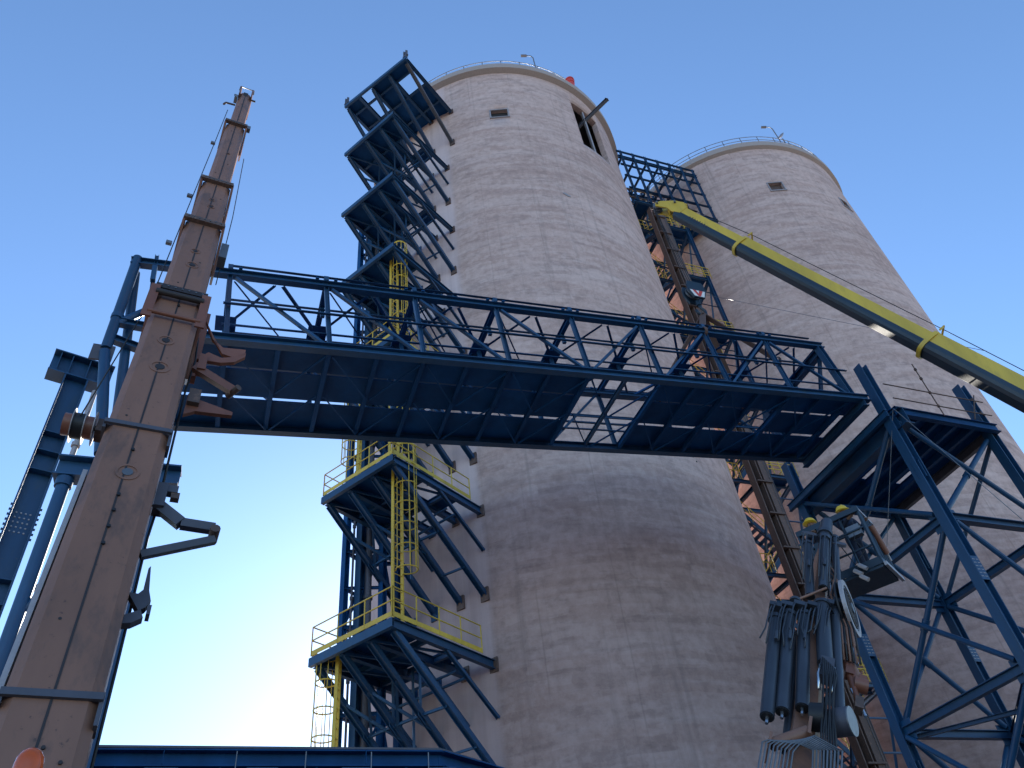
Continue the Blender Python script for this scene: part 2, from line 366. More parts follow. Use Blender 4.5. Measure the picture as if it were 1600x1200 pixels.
# beam poking from the big opening
b = thing('projecting_hoist_beam', pol(S1, RS-.8, -46, 56.6), 'dark steel hoist beam poking out of the large opening high in the silo', 'beam')
p0 = pol(S1, RS-1.6, -48.0, 56.55); p1 = p0 + V((2.9, -1.2, 1.9)).normalized()*4.4
beam('beam', p0, p1, .2, .3, 'purl', b, 'I')
beam('end_plate', p1, p1 + (p1-p0).normalized()*.03, .26, .36, 'purl', b)
beam('bracket', p0 + V((0, 0, -.35)), p0 + (p1-p0)*.12 + V((0, 0, -.16)), .12, .12, 'purl', b)
# roof lamps, drum, dish
def roof_lamp(pos, label, dish):
    t = thing('roof_lamp', pos, label, 'lamp')
    p = V(pos); tube('pole', p, p + V((0, 0, 2.3)), .05, 'grey', t, 8)
    poly_tube('arm', [p + V((0, 0, 2.3)), p + V((-.15, -.05, 2.55)), p + V((-.5, -.1, 2.62))], .04, 'grey', t)
    block('lamp_head', p + V((-.72, -.12, 2.62)), (.24, .03, 0), (0, .1, 0), (0, 0, .05), 'grey', t)
    return t
roof_lamp((5.45, 28.91, ZT+.8), 'thin lamp pole on the roof edge of the silo with platforms', False)
roof_lamp((26.94, 38.62, ZT+.8), 'curved lamp pole beside the pale dish on the far silo roof', True)
t = thing('antenna_dish', (27.35, 38.75, ZT+.8), 'small pale dish antenna on the roof edge of the far silo', 'dish')
q = V((27.35, 38.75, ZT+.8)); tube('mast', q, q + V((0, 0, .7)), .05, 'grey', t, 8)
pr = []; nn = 18; dax = V((-.6, -.6, .5)).normalized(); _, dx, dy = frame(dax)
vs_, fs = [], []
for k, (r, h) in enumerate(((0.02, -.16), (.3, -.11), (.52, .0), (.55, .02), (.3, -.07), (.02, -.12))):
    vs_ += [q + V((0, 0, 1.2)) + dax*h + dx*r*.65*math.cos(2*math.pi*i/nn) + dy*r*1.35*math.sin(2*math.pi*i/nn) for i in range(nn)]
for k in range(5): fs += [(k*nn+i, k*nn+(i+1) % nn, (k+1)*nn+(i+1) % nn, (k+1)*nn+i) for i in range(nn)]
mesh('reflector', vs_, fs, 'frame', t, True)
t = thing('red_drum', (8.25, 30.75, ZT+.8), 'bright red tapered drum standing on the silo roof edge', 'drum')
q = V((8.25, 30.75, ZT+.8))
tube('body', q, q + V((0, 0, 1.0)), .24, 'red', t, 18, .36); tube('rim', q + V((0, 0, 1.002)), q + V((0, 0, 1.16)), .40, 'red', t, 18); tube('band', q + V((0, 0, .6)), q + V((0, 0, .66)), .35, 'red', t, 18)

# ================================================================== bracket platforms (stair tower) on silo 1
W0 = V((-2.30, 28.60, 0)); EO = V((-.545, -.838, 0)).normalized(); ES = V((-.838, .545, 0)).normalized()
def wall_out(s, org=W0, eo=EO, es=ES):           # out-coordinate of the silo wall along side coordinate s
    p = org + es*s - S1; p.z = 0; b_ = p.dot(eo); c_ = p.dot(p) - RS*RS; return -b_ + math.sqrt(max(.01, b_*b_ - c_))
def railing(root, pts, mat='yellow', h=1.1, toe=True, spacing=1.3, r=.026):
    for a, b_ in zip(pts[:-1], pts[1:]):
        a, b_ = V(a), V(b_); L = (b_-a).length; n = max(1, round(L/spacing))
        for i in range(n+1):
            p = lerp(a, b_, i/n); tube('rail_post', p, p + UP*h, r, mat, root, 6)
        for hh in (h, h*.53): tube('handrail', a + UP*hh, b_ + UP*hh, r, mat, root, 6)
        if toe: beam('toe_board', a + UP*.09, b_ + UP*.09, .012, .18, mat, root)
def platform(z, label, rails, org=W0, eo=EO, es=ES, dep=5.15, wid=3.95, drop=4.2, sides=None, mat='blue', strutmat=None, top=False):
    P = lambda s, o_, h=0: org + es*s + eo*o_ + UP*(z+h)
    root = thing('bracket_platform', P(wid/2, dep/2), label, 'platform', 'bracket platforms up the silo side')
    sides = sides or [0, 1.25, 2.6, wid]
    for i, s in enumerate(sides):
        wo = wall_out(s, org, eo, es)
        bb_ = beam('bracket_beam', P(s, wo+.03, -.2), P(s, dep, -.2), .2, .34, mat, root, 'I')
        block('wall_plate', P(s, wo+.02, -.2), eo*.03, es*.2, UP*.28, 'rust' if i < 2 else mat, bb_)
    beam('front_beam', P(-.12, dep+.12, -.2), P(wid+.12, dep+.12, -.2), .16, .32, mat, root, 'U')
    for o_ in ((1.9, 3.4) if not top else (1.2, 2.8, 4.2)):
        for a, b_ in zip(sides[:-1], sides[1:]):
            beam('cross_beam', P(a+.1, o_, -.2), P(b_-.1, o_, -.2), .14, .22, mat, root, 'I')
    cells = []
    outs = [max(.9, 0), 1.9, 3.4, dep] if not top else [.0, 1.2, 2.8, 4.2, dep]
    for i in range(len(sides)-1):
        for j in range(len(outs)-1):
            if not top:
                if (i == 0 and j == 1) or (i == 1 and j == 0): continue
            else:
                if (i == 0 and j == 2) or (i == 2 and j in (2, 3)) : continue
            a, b_ = sides[i]+.01, sides[i+1]-.01; c_, d = outs[j]+.01, outs[j+1]-.01
            slab('deck_plate', [P(a, c_, .012), P(b_, c_, .012), P(b_, d, .012), P(a, d, .012)], .03, 'blue_d', root)
    # raking struts
    st = []
    for i, s in enumerate(sides):
        s2 = s + (.12 if i == 0 else 0); wo = wall_out(s2, org, eo, es)
        a, b_ = P(s2, dep-.15, -.36), P(s2, wo+.03, -drop)
        if i != len(sides)-2 or not top:
            st_ = beam('strut', a, b_, .2, .24, strutmat if (strutmat and i == 0) else mat, root, 'I', up=es)
            block('strut_foot', P(s2, wo+.03, -drop), eo*.04, es*.2, UP*.3, 'rust' if i < 2 else mat, st_)
        st.append((a, b_))
    if not top:
        for i in range(len(st)-1):
            a0, a1 = st[i]; b0, b1 = st[i+1]
            if i == 0:
                beam('tie', lerp(a0, a1, .78), lerp(b0, b1, .78), .08, .08, mat, root, 'L')
            else:
                beam('brace', lerp(a0, a1, .25), lerp(b0, b1, .55), .1, .1, mat, root, 'L')
                beam('brace', lerp(a0, a1, .6), lerp(b0, b1, .25), .1, .1, mat, root, 'L')
        m = lerp(lerp(*st[1], .45), lerp(*st[2], .4), .5)
        beam('hanger', P((sides[1]+sides[2])/2, 2.2, -.36), P((sides[1]+sides[2])/2, 2.2, -3.6), .1, .1, mat, root, 'L')
        beam('tie', P(sides[0]+.1, 1.9, -.95), P(sides[2], 1.9, -.95), .07, .07, mat, root, 'L')
    if not top:
        # inner lattice: short inner struts, hangers, posts to the level below and horizontal ties
        for i, s in enumerate(sides):
            wo = wall_out(s, org, eo, es)
            beam('inner_strut', P(s, 2.5, -.36), P(s, wo+.03, -drop*.52), .12, .14, mat, root, 'I', up=es)
            if i in (1, 2): beam('inner_post', P(s+.05, 2.5, -.37), P(s+.05, 2.5, -2.35), .1, .1, mat, root, 'L')
        for a, b_ in zip(sides[:-1], sides[1:]):
            beam('tie', P(a, 1.55, -1.15), P(b_, 1.55, -1.15), .08, .08, mat, root, 'L')
            beam('plan_brace', P(a+.1, 1.95, -.34), P(b_-.1, dep-.1, -.34), .08, .08, mat, root, 'L')
        for i in (1, 2, 3):
            a0, a1 = st[i-1]; b0, b1 = st[i]; beam('tie', lerp(a0, a1, .5), lerp(b0, b1, .5), .09, .09, mat, root, 'L')
            block('gusset', lerp(b0, b1, .5), es*.012, (b1-b0).normalized()*.22, UP*.16, mat, root)
    if rails:
        h = .03
        railing(root, [P(wid+.05, 1.0, h), P(wid+.05, dep+.16, h), P(-.1, dep+.16, h), P(-.1, .55, h)])
    return root
platform(13.95, 'lowest bracket platform with yellow railing, just above the roof girder', True)
platform(20.93, 'yellow-railed bracket platform just under the bridge', True)
platform(27.90, 'bracket platform with yellow railing seen through the bridge truss', True)
platform(34.90, 'bare bracket platform where the topmost caged ladder ends', False)
OB = W0 + V((-.25, .0, 0))
platform(42.05, 'unrailed bracket platform two below the silo top platform', False, OB, dep=4.9, wid=4.1)
platform(49.25, 'unrailed bracket platform next below the silo top platform', False, OB, dep=4.9, wid=4.3)
TE = V((-.866, .5, 0)); TO = V((-.5, -.866, 0))
tp = platform(56.60, 'large topmost platform with square deck openings jutting past the silo rim', False, V((-1.75, 28.6, 0)), TO, TE, 5.0, 5.75, 4.6,
         [0, 1.7, 3.3, 4.5, 5.75], 'blue', 'purl', True)
for s in (0, 5.75):
    q = V((-1.75, 28.6, 56.6)) + TE*s + TO*5.1
    for dx_ in (-.1, .1): beam('post_stub', q + TE*dx_ - UP*.05, q + TE*dx_ + UP*1.0, .09, .16, 'purl', tp, 'U')
    block('stub_plate', q + UP*.25, TE*.22, TO*.06, UP*.08, 'purl', tp)
# caged ladders
def ladder(base, top, face, side, label, cage=True, cage_from=2.3, over=1.1):
    root = thing('caged_ladder', base, label, 'ladder', 'caged yellow ladders')
    base, top = V(base), V(top); d = (top-base).normalized(); hw = .25
    for s in (-1, 1): beam('stile', base + side*hw*s, top + side*hw*s + d*over, .055, .12, 'yellow', root, up=face)
    n = int((top-base).length/.33)
    for i in range(n):
        p = base + d*(.25 + i*.33); tube('rung', p - side*hw, p + side*hw, .017, 'yellow', root, 6)
    L = (top-base).length + over; hz = []; k = cage_from
    while k < L: hz.append(k); k += .95
    hz.append(L-.02)
    arc = lambda a: face*(.42 + .38*math.cos(a)) + side*.38*math.sin(a)
    angs = [math.radians(-150 + 300*i/14) for i in range(15)]
    for i, h in enumerate(hz):
        poly_tube('hoop', [base + d*h + side*-hw] + [base + d*h + arc(a)*(1.0 if i else 1.0) for a in angs] + [base + d*h + side*hw], .026, 'yellow', root, 5)
    for a in (-110, -70, -35, 0, 35, 70, 110):
        a = math.radians(a); tube('cage_bar', base + d*hz[0] + arc(a), base + d*hz[-1] + arc(a), .018, 'yellow', root, 5)
    return root
PL = lambda s, o_, z: W0 + ES*s + EO*o_ + UP*z
ladder(PL(.65, 4.3, 13.98), PL(.65, 4.3, 20.95), -EO*.2 + -ES*.98, EO, 'caged yellow ladder standing on the lowest railed platform')
ladder(PL(.85, 4.3, 20.96), PL(.85, 4.3, 27.9), -ES, EO, 'caged yellow ladder rising from the platform under the bridge')
ladder(PL(.85, 4.3, 27.93), PL(.85, 4.3, 34.9), -ES, EO, 'topmost caged yellow ladder, above the bridge deck')
ladder(PL(3.3, 4.6, 6.9), PL(3.3, 4.6, 13.9), EO*.6 + ES*.8, EO*.8 - ES*.6, 'caged yellow ladder hanging below the lowest railed platform', over=.05)
ladder(PL(3.45, 3.9, 20.96), PL(3.45, 3.9, 27.9), EO*.6 + ES*.8, EO*.8 - ES*.6, 'caged yellow ladder at the outer end of the platform under the bridge')
# vertical riser frame at the outer side
rf = thing('riser_frame', PL(4.2, 1.5, 0), 'tall dark steel riser frame with pipes running up beside the silo', 'frame')
cols_ = [(5.1, 2.95), (5.3, 1.5), (4.3, .6), (4.0, 1.8)]
for s, o_ in cols_: beam('column', PL(s, o_, 0), PL(s, o_, 46.0 if s > 4.5 else 47.5), .26, .26, 'blue_d', rf, 'I', up=EO)
beam('main_column', PL(4.62, 2.5, 0), PL(4.62, 2.5, 45.5), .34, .34, 'blue', rf, 'I', up=EO)
for s, o_, r in ((4.86, 2.74, .05), (4.40, 2.25, .15)): tube('pipe', PL(s, o_, 0), PL(s, o_, 43.5), r, 'purl', rf, 12)
z = 2.2; k = 0
while z < 45:
    for (a, b_) in ((0, 1), (1, 2), (2, 3), (3, 0)):
        beam('girt', PL(*cols_[a], z), PL(*cols_[b_], z), .12, .16, 'blue_d', rf, 'I')
    if k % 2 == 0: beam('diagonal', PL(*cols_[0], z), PL(*cols_[1], z+3.4), .1, .1, 'blue_d', rf, 'L'); beam('diagonal', PL(*cols_[0], z), PL(*cols_[3], z+3.4), .1, .1, 'blue_d', rf, 'L')
    else: beam('diagonal', PL(*cols_[1], z), PL(*cols_[0], z+3.4), .1, .1, 'blue_d', rf, 'L'); beam('diagonal', PL(*cols_[3], z), PL(*cols_[0], z+3.4), .1, .1, 'blue_d', rf, 'L')
    beam('girt', PL(*cols_[0], z+1.75), PL(*cols_[3], z+1.75), .1, .12, 'blue_d', rf, 'I'); beam('girt', PL(*cols_[0], z+1.75), PL(*cols_[1], z+1.75), .1, .12, 'blue_d', rf, 'I')
    slab('riser_landing', [PL(4.4, 1.0, z+.1), PL(5.2, 1.3, z+.1), PL(5.1, 2.0, z+.1), PL(4.2, 1.7, z+.1)], .04, 'blue_d', rf)
    beam('diagonal', PL(*cols_[2], z), PL(*cols_[3], z+3.4), .1, .1, 'blue_d', rf, 'L')
    for s, o_, r in ((4.86, 2.74, .08), (4.40, 2.25, .20)): tube('pipe_flange', PL(s, o_, z+1.2), PL(s, o_, z+1.34), r, 'purl', rf, 12)
    z += 3.5; k += 1

# ================================================================== truss bridge
EL = math.radians(5.523)
D1 = V((G1.x*math.cos(EL), G1.y*math.cos(EL), math.sin(EL))); D3 = D1.cross(G2); D3 = D3 if D3.z > 0 else -D3
BO = V((-7.447, 13.70, 15.612 + 1.7)); BH, BW, BL = 2.70, 3.767, 2.7516
BR = lambda s, t_, u=0: BO + D1*(s*BL) + G2*t_ + D3*u
br = thing('truss_bridge', BR(4, BW/2, 0), 'dark blue steel truss bridge spanning in front of the silos', 'bridge')
for t_ in (0, BW):
    e0 = -.95 if t_ == 0 else -.3
    beam('top_chord', BR(e0, t_, BH), BR(8.05, t_, BH), .22, .24, 'blue', br, 'I', up=D3)
    beam('bottom_chord', BR(-.6, t_, 0), BR(8.3, t_, 0), .24, .26, 'blue', br, 'I', up=D3)
    for i in range(9):
        if i == 8: beam('end_post', BR(7.95, t_, BH-.12), BR(8.0, t_, .13), .24, .24, 'blue', br, 'I', up=D1)
        else: beam('post', BR(i, t_, .13), BR(i, t_, BH-.12), .13, .13, 'blue', br, 'I', up=D1)
    for i in range(8):
        if i <= 3 or i == 7: a, b_ = BR(i+.06, t_, BH-.16), BR(i+.94, t_, .17)
        else: a, b_ = BR(i+.06, t_, .17), BR(i+.94, t_, BH-.16)
        beam('diagonal', a, b_, .085, .10, 'blue', br, 'L', up=G2)
    sg = -.14 if t_ == 0 else .14
    beam('mid_rail', BR(4.0 if t_ == 0 else 0, t_+sg, 1.32), BR(8.15, t_+sg, 1.32), .08, .11, 'blue', br, 'L')
    if t_ == 0: beam('mid_rail', BR(-.05, t_+sg, 1.32), BR(3.96, t_+sg, 1.32), .08, .11, 'blue', br, 'L')
    beam('low_rail', BR(-.05, t_-sg, .75), BR(8.0, t_-sg, .75), .07, .09, 'blue', br, 'L')
    beam('upper_rail', BR(.0, t_+sg*.4, BH+.34), BR(7.85, t_+sg*.4, BH+.34), .09, .08, 'blue', br, 'L')
    for i in range(8): 
        beam('rail_stub', BR(i, t_+sg*.4, BH+.125), BR(i, t_+sg*.4, BH+.30), .14, .14, 'blue', br)
        for dx_ in (-.1, .1): block('bolt_plate', BR(i+dx_, t_, BH+.15), D1*.05, G2*.16, D3*.025, 'blue_d', br)
# top plane: cross beams, longitudinals, star bracing with gussets
for i in range(9):
    beam('top_cross_beam', BR(i, .12, BH-.02), BR(i, BW-.12, BH-.02), .15, .2, 'blue_d', br, 'I', up=D3)
    block('gusset', BR(i, BW/2, BH-.14), D1*.3, G2*.3, D3*.02, 'blue_d', br)
    for sgn in (-.46, .46):
        for t_ in (.14, BW-.14):
            if 0 <= i+sgn <= 8: beam('top_brace', BR(i+sgn*.14, BW/2 + (t_-BW/2)*.12, BH-.17), BR(i+sgn, t_, BH-.1), .085, .085, 'blue_d', br, 'L')
    block('hanger_plate', BR(i, BW*.22, BH-.32), D1*.06, G2*.05, D3*.2, 'blue', br); block('hanger_plate', BR(i, BW*.52, BH-.34), D1*.06, G2*.05, D3*.2, 'blue', br)
for i in range(8):
    beam('top_counter_brace', BR(i+.05, .16, BH-.12), BR(i+.95, BW-.16, BH-.12), .05, .05, 'blue_d', br, 'L')
for f in (.2, .56): beam('top_stringer', BR(0, BW*f, BH-.24), BR(8, BW*f, BH-.24), .07, .10, 'blue', br, 'L')
# floor: cross beams, stringers, plates in three strips with open joints
strips = [(.10, BW*.305), (BW*.332, BW*.635), (BW*.672, BW-.10)]
for k in range(17):
    s = k*.5; full = k % 2 == 0
    if 4.05 < s < 4.95: continue
    beam('floor_beam', BR(s, .13, .0), BR(s, BW-.13, .0), .13, .2 if full else .14, 'blue_d', br, 'I', up=D3)
beam('floor_beam', BR(4.5, .13, .0), BR(4.5, BW-.13, .0), .11, .14, 'blue', br, 'I', up=D3)
for f in (.285, .61):
    beam('floor_stringer', BR(-.4, BW*f, .20), BR(8.1, BW*f, .20), .05, .10, 'blue', br, 'I', up=D3)
for i in range(8):
    if i == 4: continue
    for j, (a, b_) in enumerate(strips):
        for hlf in (0, .5):
            if i == 6 and hlf == .5 and j == 1: continue
            g = .012 if j != 1 else .03
            slab('floor_plate', [BR(i+hlf+.005, a, .14), BR(i+hlf+.495, a, .14), BR(i+hlf+.495, b_, .14), BR(i+hlf+.005, b_, .14)], .03, 'blue_d', br)
for j, (a, b_) in enumerate(strips):
    slab('floor_plate', [BR(-.55, a, .14), BR(-.01, a, .14), BR(-.01, b_, .14), BR(-.55, b_, .14)], .03, 'blue_d', br)
    if j != 1: slab('floor_plate', [BR(8.0, a, .14), BR(8.28, a, .14), BR(8.28, b_, .14), BR(8.0, b_, .14)], .03, 'blue_d', br)
for i in range(8):
    for sgn in (0, 1):
        beam('floor_brace', BR(i+.04, .2 + sgn*(BW/2-.2), -.13), BR(i+.5, BW/2*(1-sgn)+.0 + sgn*BW*.95, -.13), .045, .045, 'blue_d', br, 'L')
        beam('floor_brace', BR(i+.96, .2 + sgn*(BW/2-.2), -.145), BR(i+.54, BW/2*(1-sgn) + sgn*BW*.95, -.145), .045, .045, 'blue_d', br, 'L')
# big end frame
beam('end_cross_beam', BR(7.97, .13, BH-.25), BR(7.97, BW-.13, BH-.25), .3, .3, 'blue', br, 'I', up=D3)
beam('end_knee', BR(7.97, .2, BH-.4), BR(7.97, 1.4, .5), .12, .12, 'blue', br, 'I')
beam('end_sill', BR(8.15, -.1, -.25), BR(8.15, BW+.1, -.25), .28, .3, 'blue', br, 'I', up=D3)

# ================================================================== trestle tower on the right
TA = V((13.71, 23.25, 0)); TB = V((18.29, 25.32, 0)); TC = V((11.42, 28.32, 0)); TD = V((16.0, 30.39, 0))
tr = thing('trestle_tower', (TA+TB+TC+TD)/4, 'blue cross-braced trestle tower holding up the bridge end', 'tower')
DK = 18.95; LV = [14.3, 9.25, 4.2]
for q, ztop in ((TA, 21.3), (TB, 21.2), (TC, 20.6), (TD, 18.7)):
    beam('leg', q, q + UP*ztop, .36, .36, 'blue', tr, 'I', up=G1)
    for z in (8.0, 16.2 if q != TB else 15.4): 
        block('splice_plate', q + UP*z, G1*.20, G2*.012, UP*.35, 'blue', tr); block('splice_plate', q + UP*z, G1*.012, G2*.2, UP*.35, 'blue', tr)
    leg_bolts = block('splice_plate', q + UP*12.3 - G2*.182, G1*.16, G2*.006, UP*.42, 'blue', tr)
    for zz in (12.3,):
        for ii in range(6):
            for jj in (-.11, -.05, .05, .11): disc('bolt', q + G1*jj - G2*.186 + UP*(zz-.3+.12*ii), G2, .02, .016, 'frame', leg_bolts, 6)
    block('base_plate', q + UP*.02, G1*.35, G2*.35, UP*.02, 'blue', tr)
faces_ = [(TA, TB), (TB, TD), (TD, TC), (TC, TA)]
lv = [DK-.35] + LV + [.5]
for fi, (a, b_) in enumerate(faces_):
    dr = (b_-a).normalized(); nrm = dr.cross(UP)
    for z in lv[1:4]: beam('girt', a + dr*.2 + UP*z, b_ - dr*.2 + UP*z, .26, .28, 'blue', tr, 'I')
    for k in range(4):
        z0, z1 = lv[k], lv[k+1]
        if k == 3 and fi == 1: pass
        beam('brace', a + dr*.25 + UP*(z0-.2) + nrm*.10, b_ - dr*.25 + UP*(z1+.25) + nrm*.10, .18, .18, 'blue', tr, 't', n=10)
        m0, m1 = b_ - dr*.25 + UP*(z0-.2) - nrm*.10, a + dr*.25 + UP*(z1+.25) - nrm*.10
        br_ = tube('brace', m0, m1, .10, 'blue', tr, 12)
        mid = lerp(m0, m1, .5); tube('brace_collar', lerp(m0, m1, .47), lerp(m0, m1, .53), .13, 'blue', br_, 12)
        for q, z in ((a, z1), (b_, z1)):
            block('gusset', q + (dr if q == a else -dr)*.32 + UP*z, dr*.25, nrm*.012, UP*.34, 'blue', tr)
# plan brace
for z in LV[1:2]:
    beam('plan_brace', TA + UP*z, TD + UP*z, .14, .14, 'blue', tr, 'I'); beam('plan_brace', TC + UP*(z-.2), TB + UP*(z-.2), .14, .14, 'blue', tr, 'I')
# deck
DP = lambda a, b_, h=0: TA + G1*a + G2*b_ + UP*(DK+h)
LA, LB = 5.02, 5.56
beam('header_girder', DP(.3, -.5, -.5), DP(.3, LB+.6, -.5), .42, .75, 'blue', tr, 'I')
beam('header_girder', DP(-.35, -.3, -.35), DP(-.35, LB+.5, -.35), .16, .3, 'blue', tr, 'I')
beam('edge_beam', DP(.1, -.28, -.18), DP(LA+.2, -.28, -.18), .2, .36, 'blue_d', tr, 'I')
beam('edge_beam', DP(LA+.1, -.1, -.2), DP(LA+.1, LB+.1, -.2), .2, .36, 'purl', tr, 'I')
beam('edge_beam', DP(.1, LB+.28, -.18), DP(LA+.2, LB+.28, -.18), .2, .36, 'blue_d', tr, 'I')
for a in (1.3, 2.2, 3.1, 4.0): beam('joist', DP(a, -.15, -.18), DP(a, LB+.15, -.18), .16, .3, 'blue_d', tr, 'I')
ed = [.05, 1.3, 2.2, 3.1, 4.0, LA+.05]; bb = [-.2, 1.4, 2.9, 3.9, LB+.2]
for i in range(5):
    for j in range(4):
        if (i, j) in ((1, 2), (3, 2)):
            for q in (.25, .6): slab('deck_plate', [DP(ed[i]+q*.9, bb[j], .01), DP(ed[i]+q*.9+.1, bb[j], .01), DP(ed[i]+q*.9+.1, bb[j+1], .01), DP(ed[i]+q*.9, bb[j+1], .01)], .03, 'blue_d', tr)
            continue
        slab('deck_plate', [DP(ed[i]+.005, bb[j]+.005, .01), DP(ed[i+1]-.005, bb[j]+.005, .01), DP(ed[i+1]-.005, bb[j+1]-.005, .01), DP(ed[i]+.005, bb[j+1]-.005, .01)], .03, 'blue_d', tr)
# scaffold pole railing on the deck edge
sc = thing('scaffold_rail', DP(2.5, -.3, .03), 'thin rusty scaffold pole railing along the trestle deck edge', 'railing')
tube('rail', DP(.1, -.45, 1.05), DP(LA+.1, -.45, 1.05), .025, 'rust', sc, 6); tube('rail', DP(.2, -.45, .35), DP(LA+.1, -.45, .35), .025, 'rust', sc, 6)
tube('post', DP(2.4, -.45, -.15), DP(2.4, -.45, 2.6), .025, 'rust', sc, 6)
for h in (.35, 1.05, 1.8, 2.3): disc('clamp', DP(2.4, -.45, h), UP, .055, .09, 'rust', sc, 8)
tube('raker', DP(4.0, -.45, -.02), DP(4.9, -.43, 1.4), .025, 'rust', sc, 6)
tube('rail', DP(LA-.5, -.5, 1.1), DP(LA+.3, -.1, 1.35), .03, 'rust', sc, 6); tube('rail', DP(LA-.5, -.5, .4), DP(LA+.3, -.1, .65), .03, 'rust', sc, 6)

# ================================================================== tower between the silos
CT = lambda a, k_, z=0: GRID0 + G1*a - G2*k_ + UP*z
ct = thing('lift_tower', CT(11.6, 5.2, 0), 'narrow blue stair tower standing in the notch between both silos', 'tower')
corner = [(10.75, 7.0), (12.75, 7.0), (10.75, 3.6), (13.6, 3.6)]
for a, k_ in corner: beam('column', CT(a, k_, 0), CT(a, k_, 52.0), .24, .24, 'blue', ct, 'I', up=G1)
for z in range(8, 52, 6):
    for (p, q) in ((0, 1), (1, 3), (3, 2), (2, 0)): beam('girt', CT(*corner[p], z), CT(*corner[q], z), .18, .22, 'blue', ct, 'I')
    beam('girt', CT(9.0, 6.2, z), CT(12.75, 6.2, z), .14, .2, 'blue', ct, 'I')
    beam('diagonal', CT(*corner[2], z), CT(*corner[3], z+5.8), .12, .12, 'blue', ct, 'L')
    beam('diagonal', CT(*corner[3], z-.2), CT(*corner[1], z+5.8), .14, .14, 'blue', ct, 'L')
    slab('landing', [CT(10.85, 6.9, z+.13), CT(12.65, 6.9, z+.13), CT(12.65, 5.3, z+.13), CT(10.85, 5.3, z+.13)], .05, 'blue_d', ct)
    railing(ct, [CT(10.8, 7.15, z+.1), CT(13.0, 7.15, z+.1), CT(13.0, 5.3, z+.1)], 'yellow', 1.15, False, .62, .03)
    tube('handrail', CT(10.8, 7.15, z+.42), CT(13.0, 7.15, z+.42), .03, 'yellow', ct, 6); tube('handrail', CT(10.8, 7.15, z+.9), CT(13.0, 7.15, z+.9), .025, 'yellow', ct, 6)
    for zz in (1.5, 3.0, 4.5): beam('girt', CT(10.75, 7.0, z+zz), CT(12.75, 7.0, z+zz), .08, .1, 'blue', ct, 'L')
    beam('diagonal', CT(*corner[0], z+.2), CT(*corner[2], z+5.8), .12, .12, 'blue', ct, 'L'); beam('diagonal', CT(*corner[0], z+5.8), CT(*corner[2], z+.2), .12, .12, 'blue', ct, 'L')
    railing(ct, [CT(9.0, 6.3, z+.1), CT(9.7, 6.3, z+.1)], 'yellow', 1.1, False, .35, .025)
    slab('landing', [CT(8.9, 6.2, z+.12), CT(9.7, 6.2, z+.12), CT(9.7, 4.9, z+.12), CT(8.9, 4.9, z+.12)], .05, 'blue_d', ct)
    # stair flights behind the casing
    for f, (z0, z1, a0, a1, kk) in enumerate(((z, z+3, 9.6, 12.4, 5.0), (z+3, z+6, 12.4, 9.6, 4.0))):
        for dk in (0, .95): beam('stair_stringer', CT(a0, kk+dk-.5, z0), CT(a1, kk+dk-.5, z1), .06, .26, 'blue', ct)
        for i in range(11):
            t_ = (i+.5)/11; c_ = CT(a0+(a1-a0)*t_, kk-.025, z0+(z1-z0)*t_)
            block('tread', c_, G1*.15, G2*.44, UP*.02, 'blue', ct)
        tube('stair_rail', CT(a0, kk+.47, z0+1.0), CT(a1, kk+.47, z1+1.0), .025, 'yellow', ct, 6)
        tube('stair_rail', CT(a0, kk+.47, z0+.5), CT(a1, kk+.47, z1+.5), .025, 'yellow', ct, 6)
        for i in range(5): p = CT(a0+(a1-a0)*i/4, kk+.47, z0+(z1-z0)*i/4); tube('stair_post', p, p + UP*1.0, .022, 'yellow', ct, 6)
    slab('stair_landing', [CT(9.1, 5.5, z+.05), CT(9.6, 5.5, z+.05), CT(9.6, 3.5, z+.05), CT(9.1, 3.5, z+.05)], .06, 'blue', ct)
cs = thing('elevator_casing', CT(10.05, 7.2, 0), 'tall rust-brown ribbed elevator casing running up between the silos', 'elevator')
for da in (-.32, .32):
    beam('casing_leg', CT(10.05+da, 7.25, 0), CT(10.05+da, 7.25, 51.5), .46, .5, 'rust', cs, 'U' if da > 0 else 'U', up=G1*(1 if da > 0 else -1))
beam('casing_web', CT(10.05, 7.05, 0), CT(10.05, 7.05, 51.4), .9, .06, 'rust', cs, up=G2)
beam('guide_rail', CT(10.58, 7.45, 0), CT(10.58, 7.45, 51.5), .12, .16, 'grey', cs, 'I', up=G1)
for i in range(24): block('casing_joint', CT(10.05, 7.32, 2+i*2.1), G1*.5, G2*.27, UP*.04, 'rust', cs)
# high link truss between silos
lk = thing('link_truss', CT(12.4, 7.0, 56), 'high blue lattice walkway joining the tops of both silos', 'walkway')
za, zb, a0, a1 = 52.4, 59.9, 8.5, 16.2
for k_ in (7.2, 4.0):
    for i, z in enumerate((za, za+1.9, za+3.7, za+5.4, zb-.9, zb)):
        beam('rail_beam' if 0 < i < 5 else 'chord', CT(a0, k_, z), CT(a1, k_, z), .2 if i in (0, 4) else .13, .3 if i in (0, 4) else .14, 'blue', lk, 'I')
    for i in range(7):
        a = a0+.3 + (a1-a0-.6)*i/6; beam('post', CT(a, k_+.1, za), CT(a, k_+.1, zb), .15, .15, 'blue', lk, 'I', up=G1)
    for i in range(6):
        p, q = a0+.3 + (a1-a0-.6)*i/6, a0+.3 + (a1-a0-.6)*(i+1)/6
        if k_ < 5:
            beam('diagonal', CT(p, k_, za+.2), CT(q, k_, za+3.6), .15, .15, 'purl', lk, 'I'); beam('diagonal', CT(q, k_, za+3.8), CT(p, k_, zb-1), .15, .15, 'purl', lk, 'I')
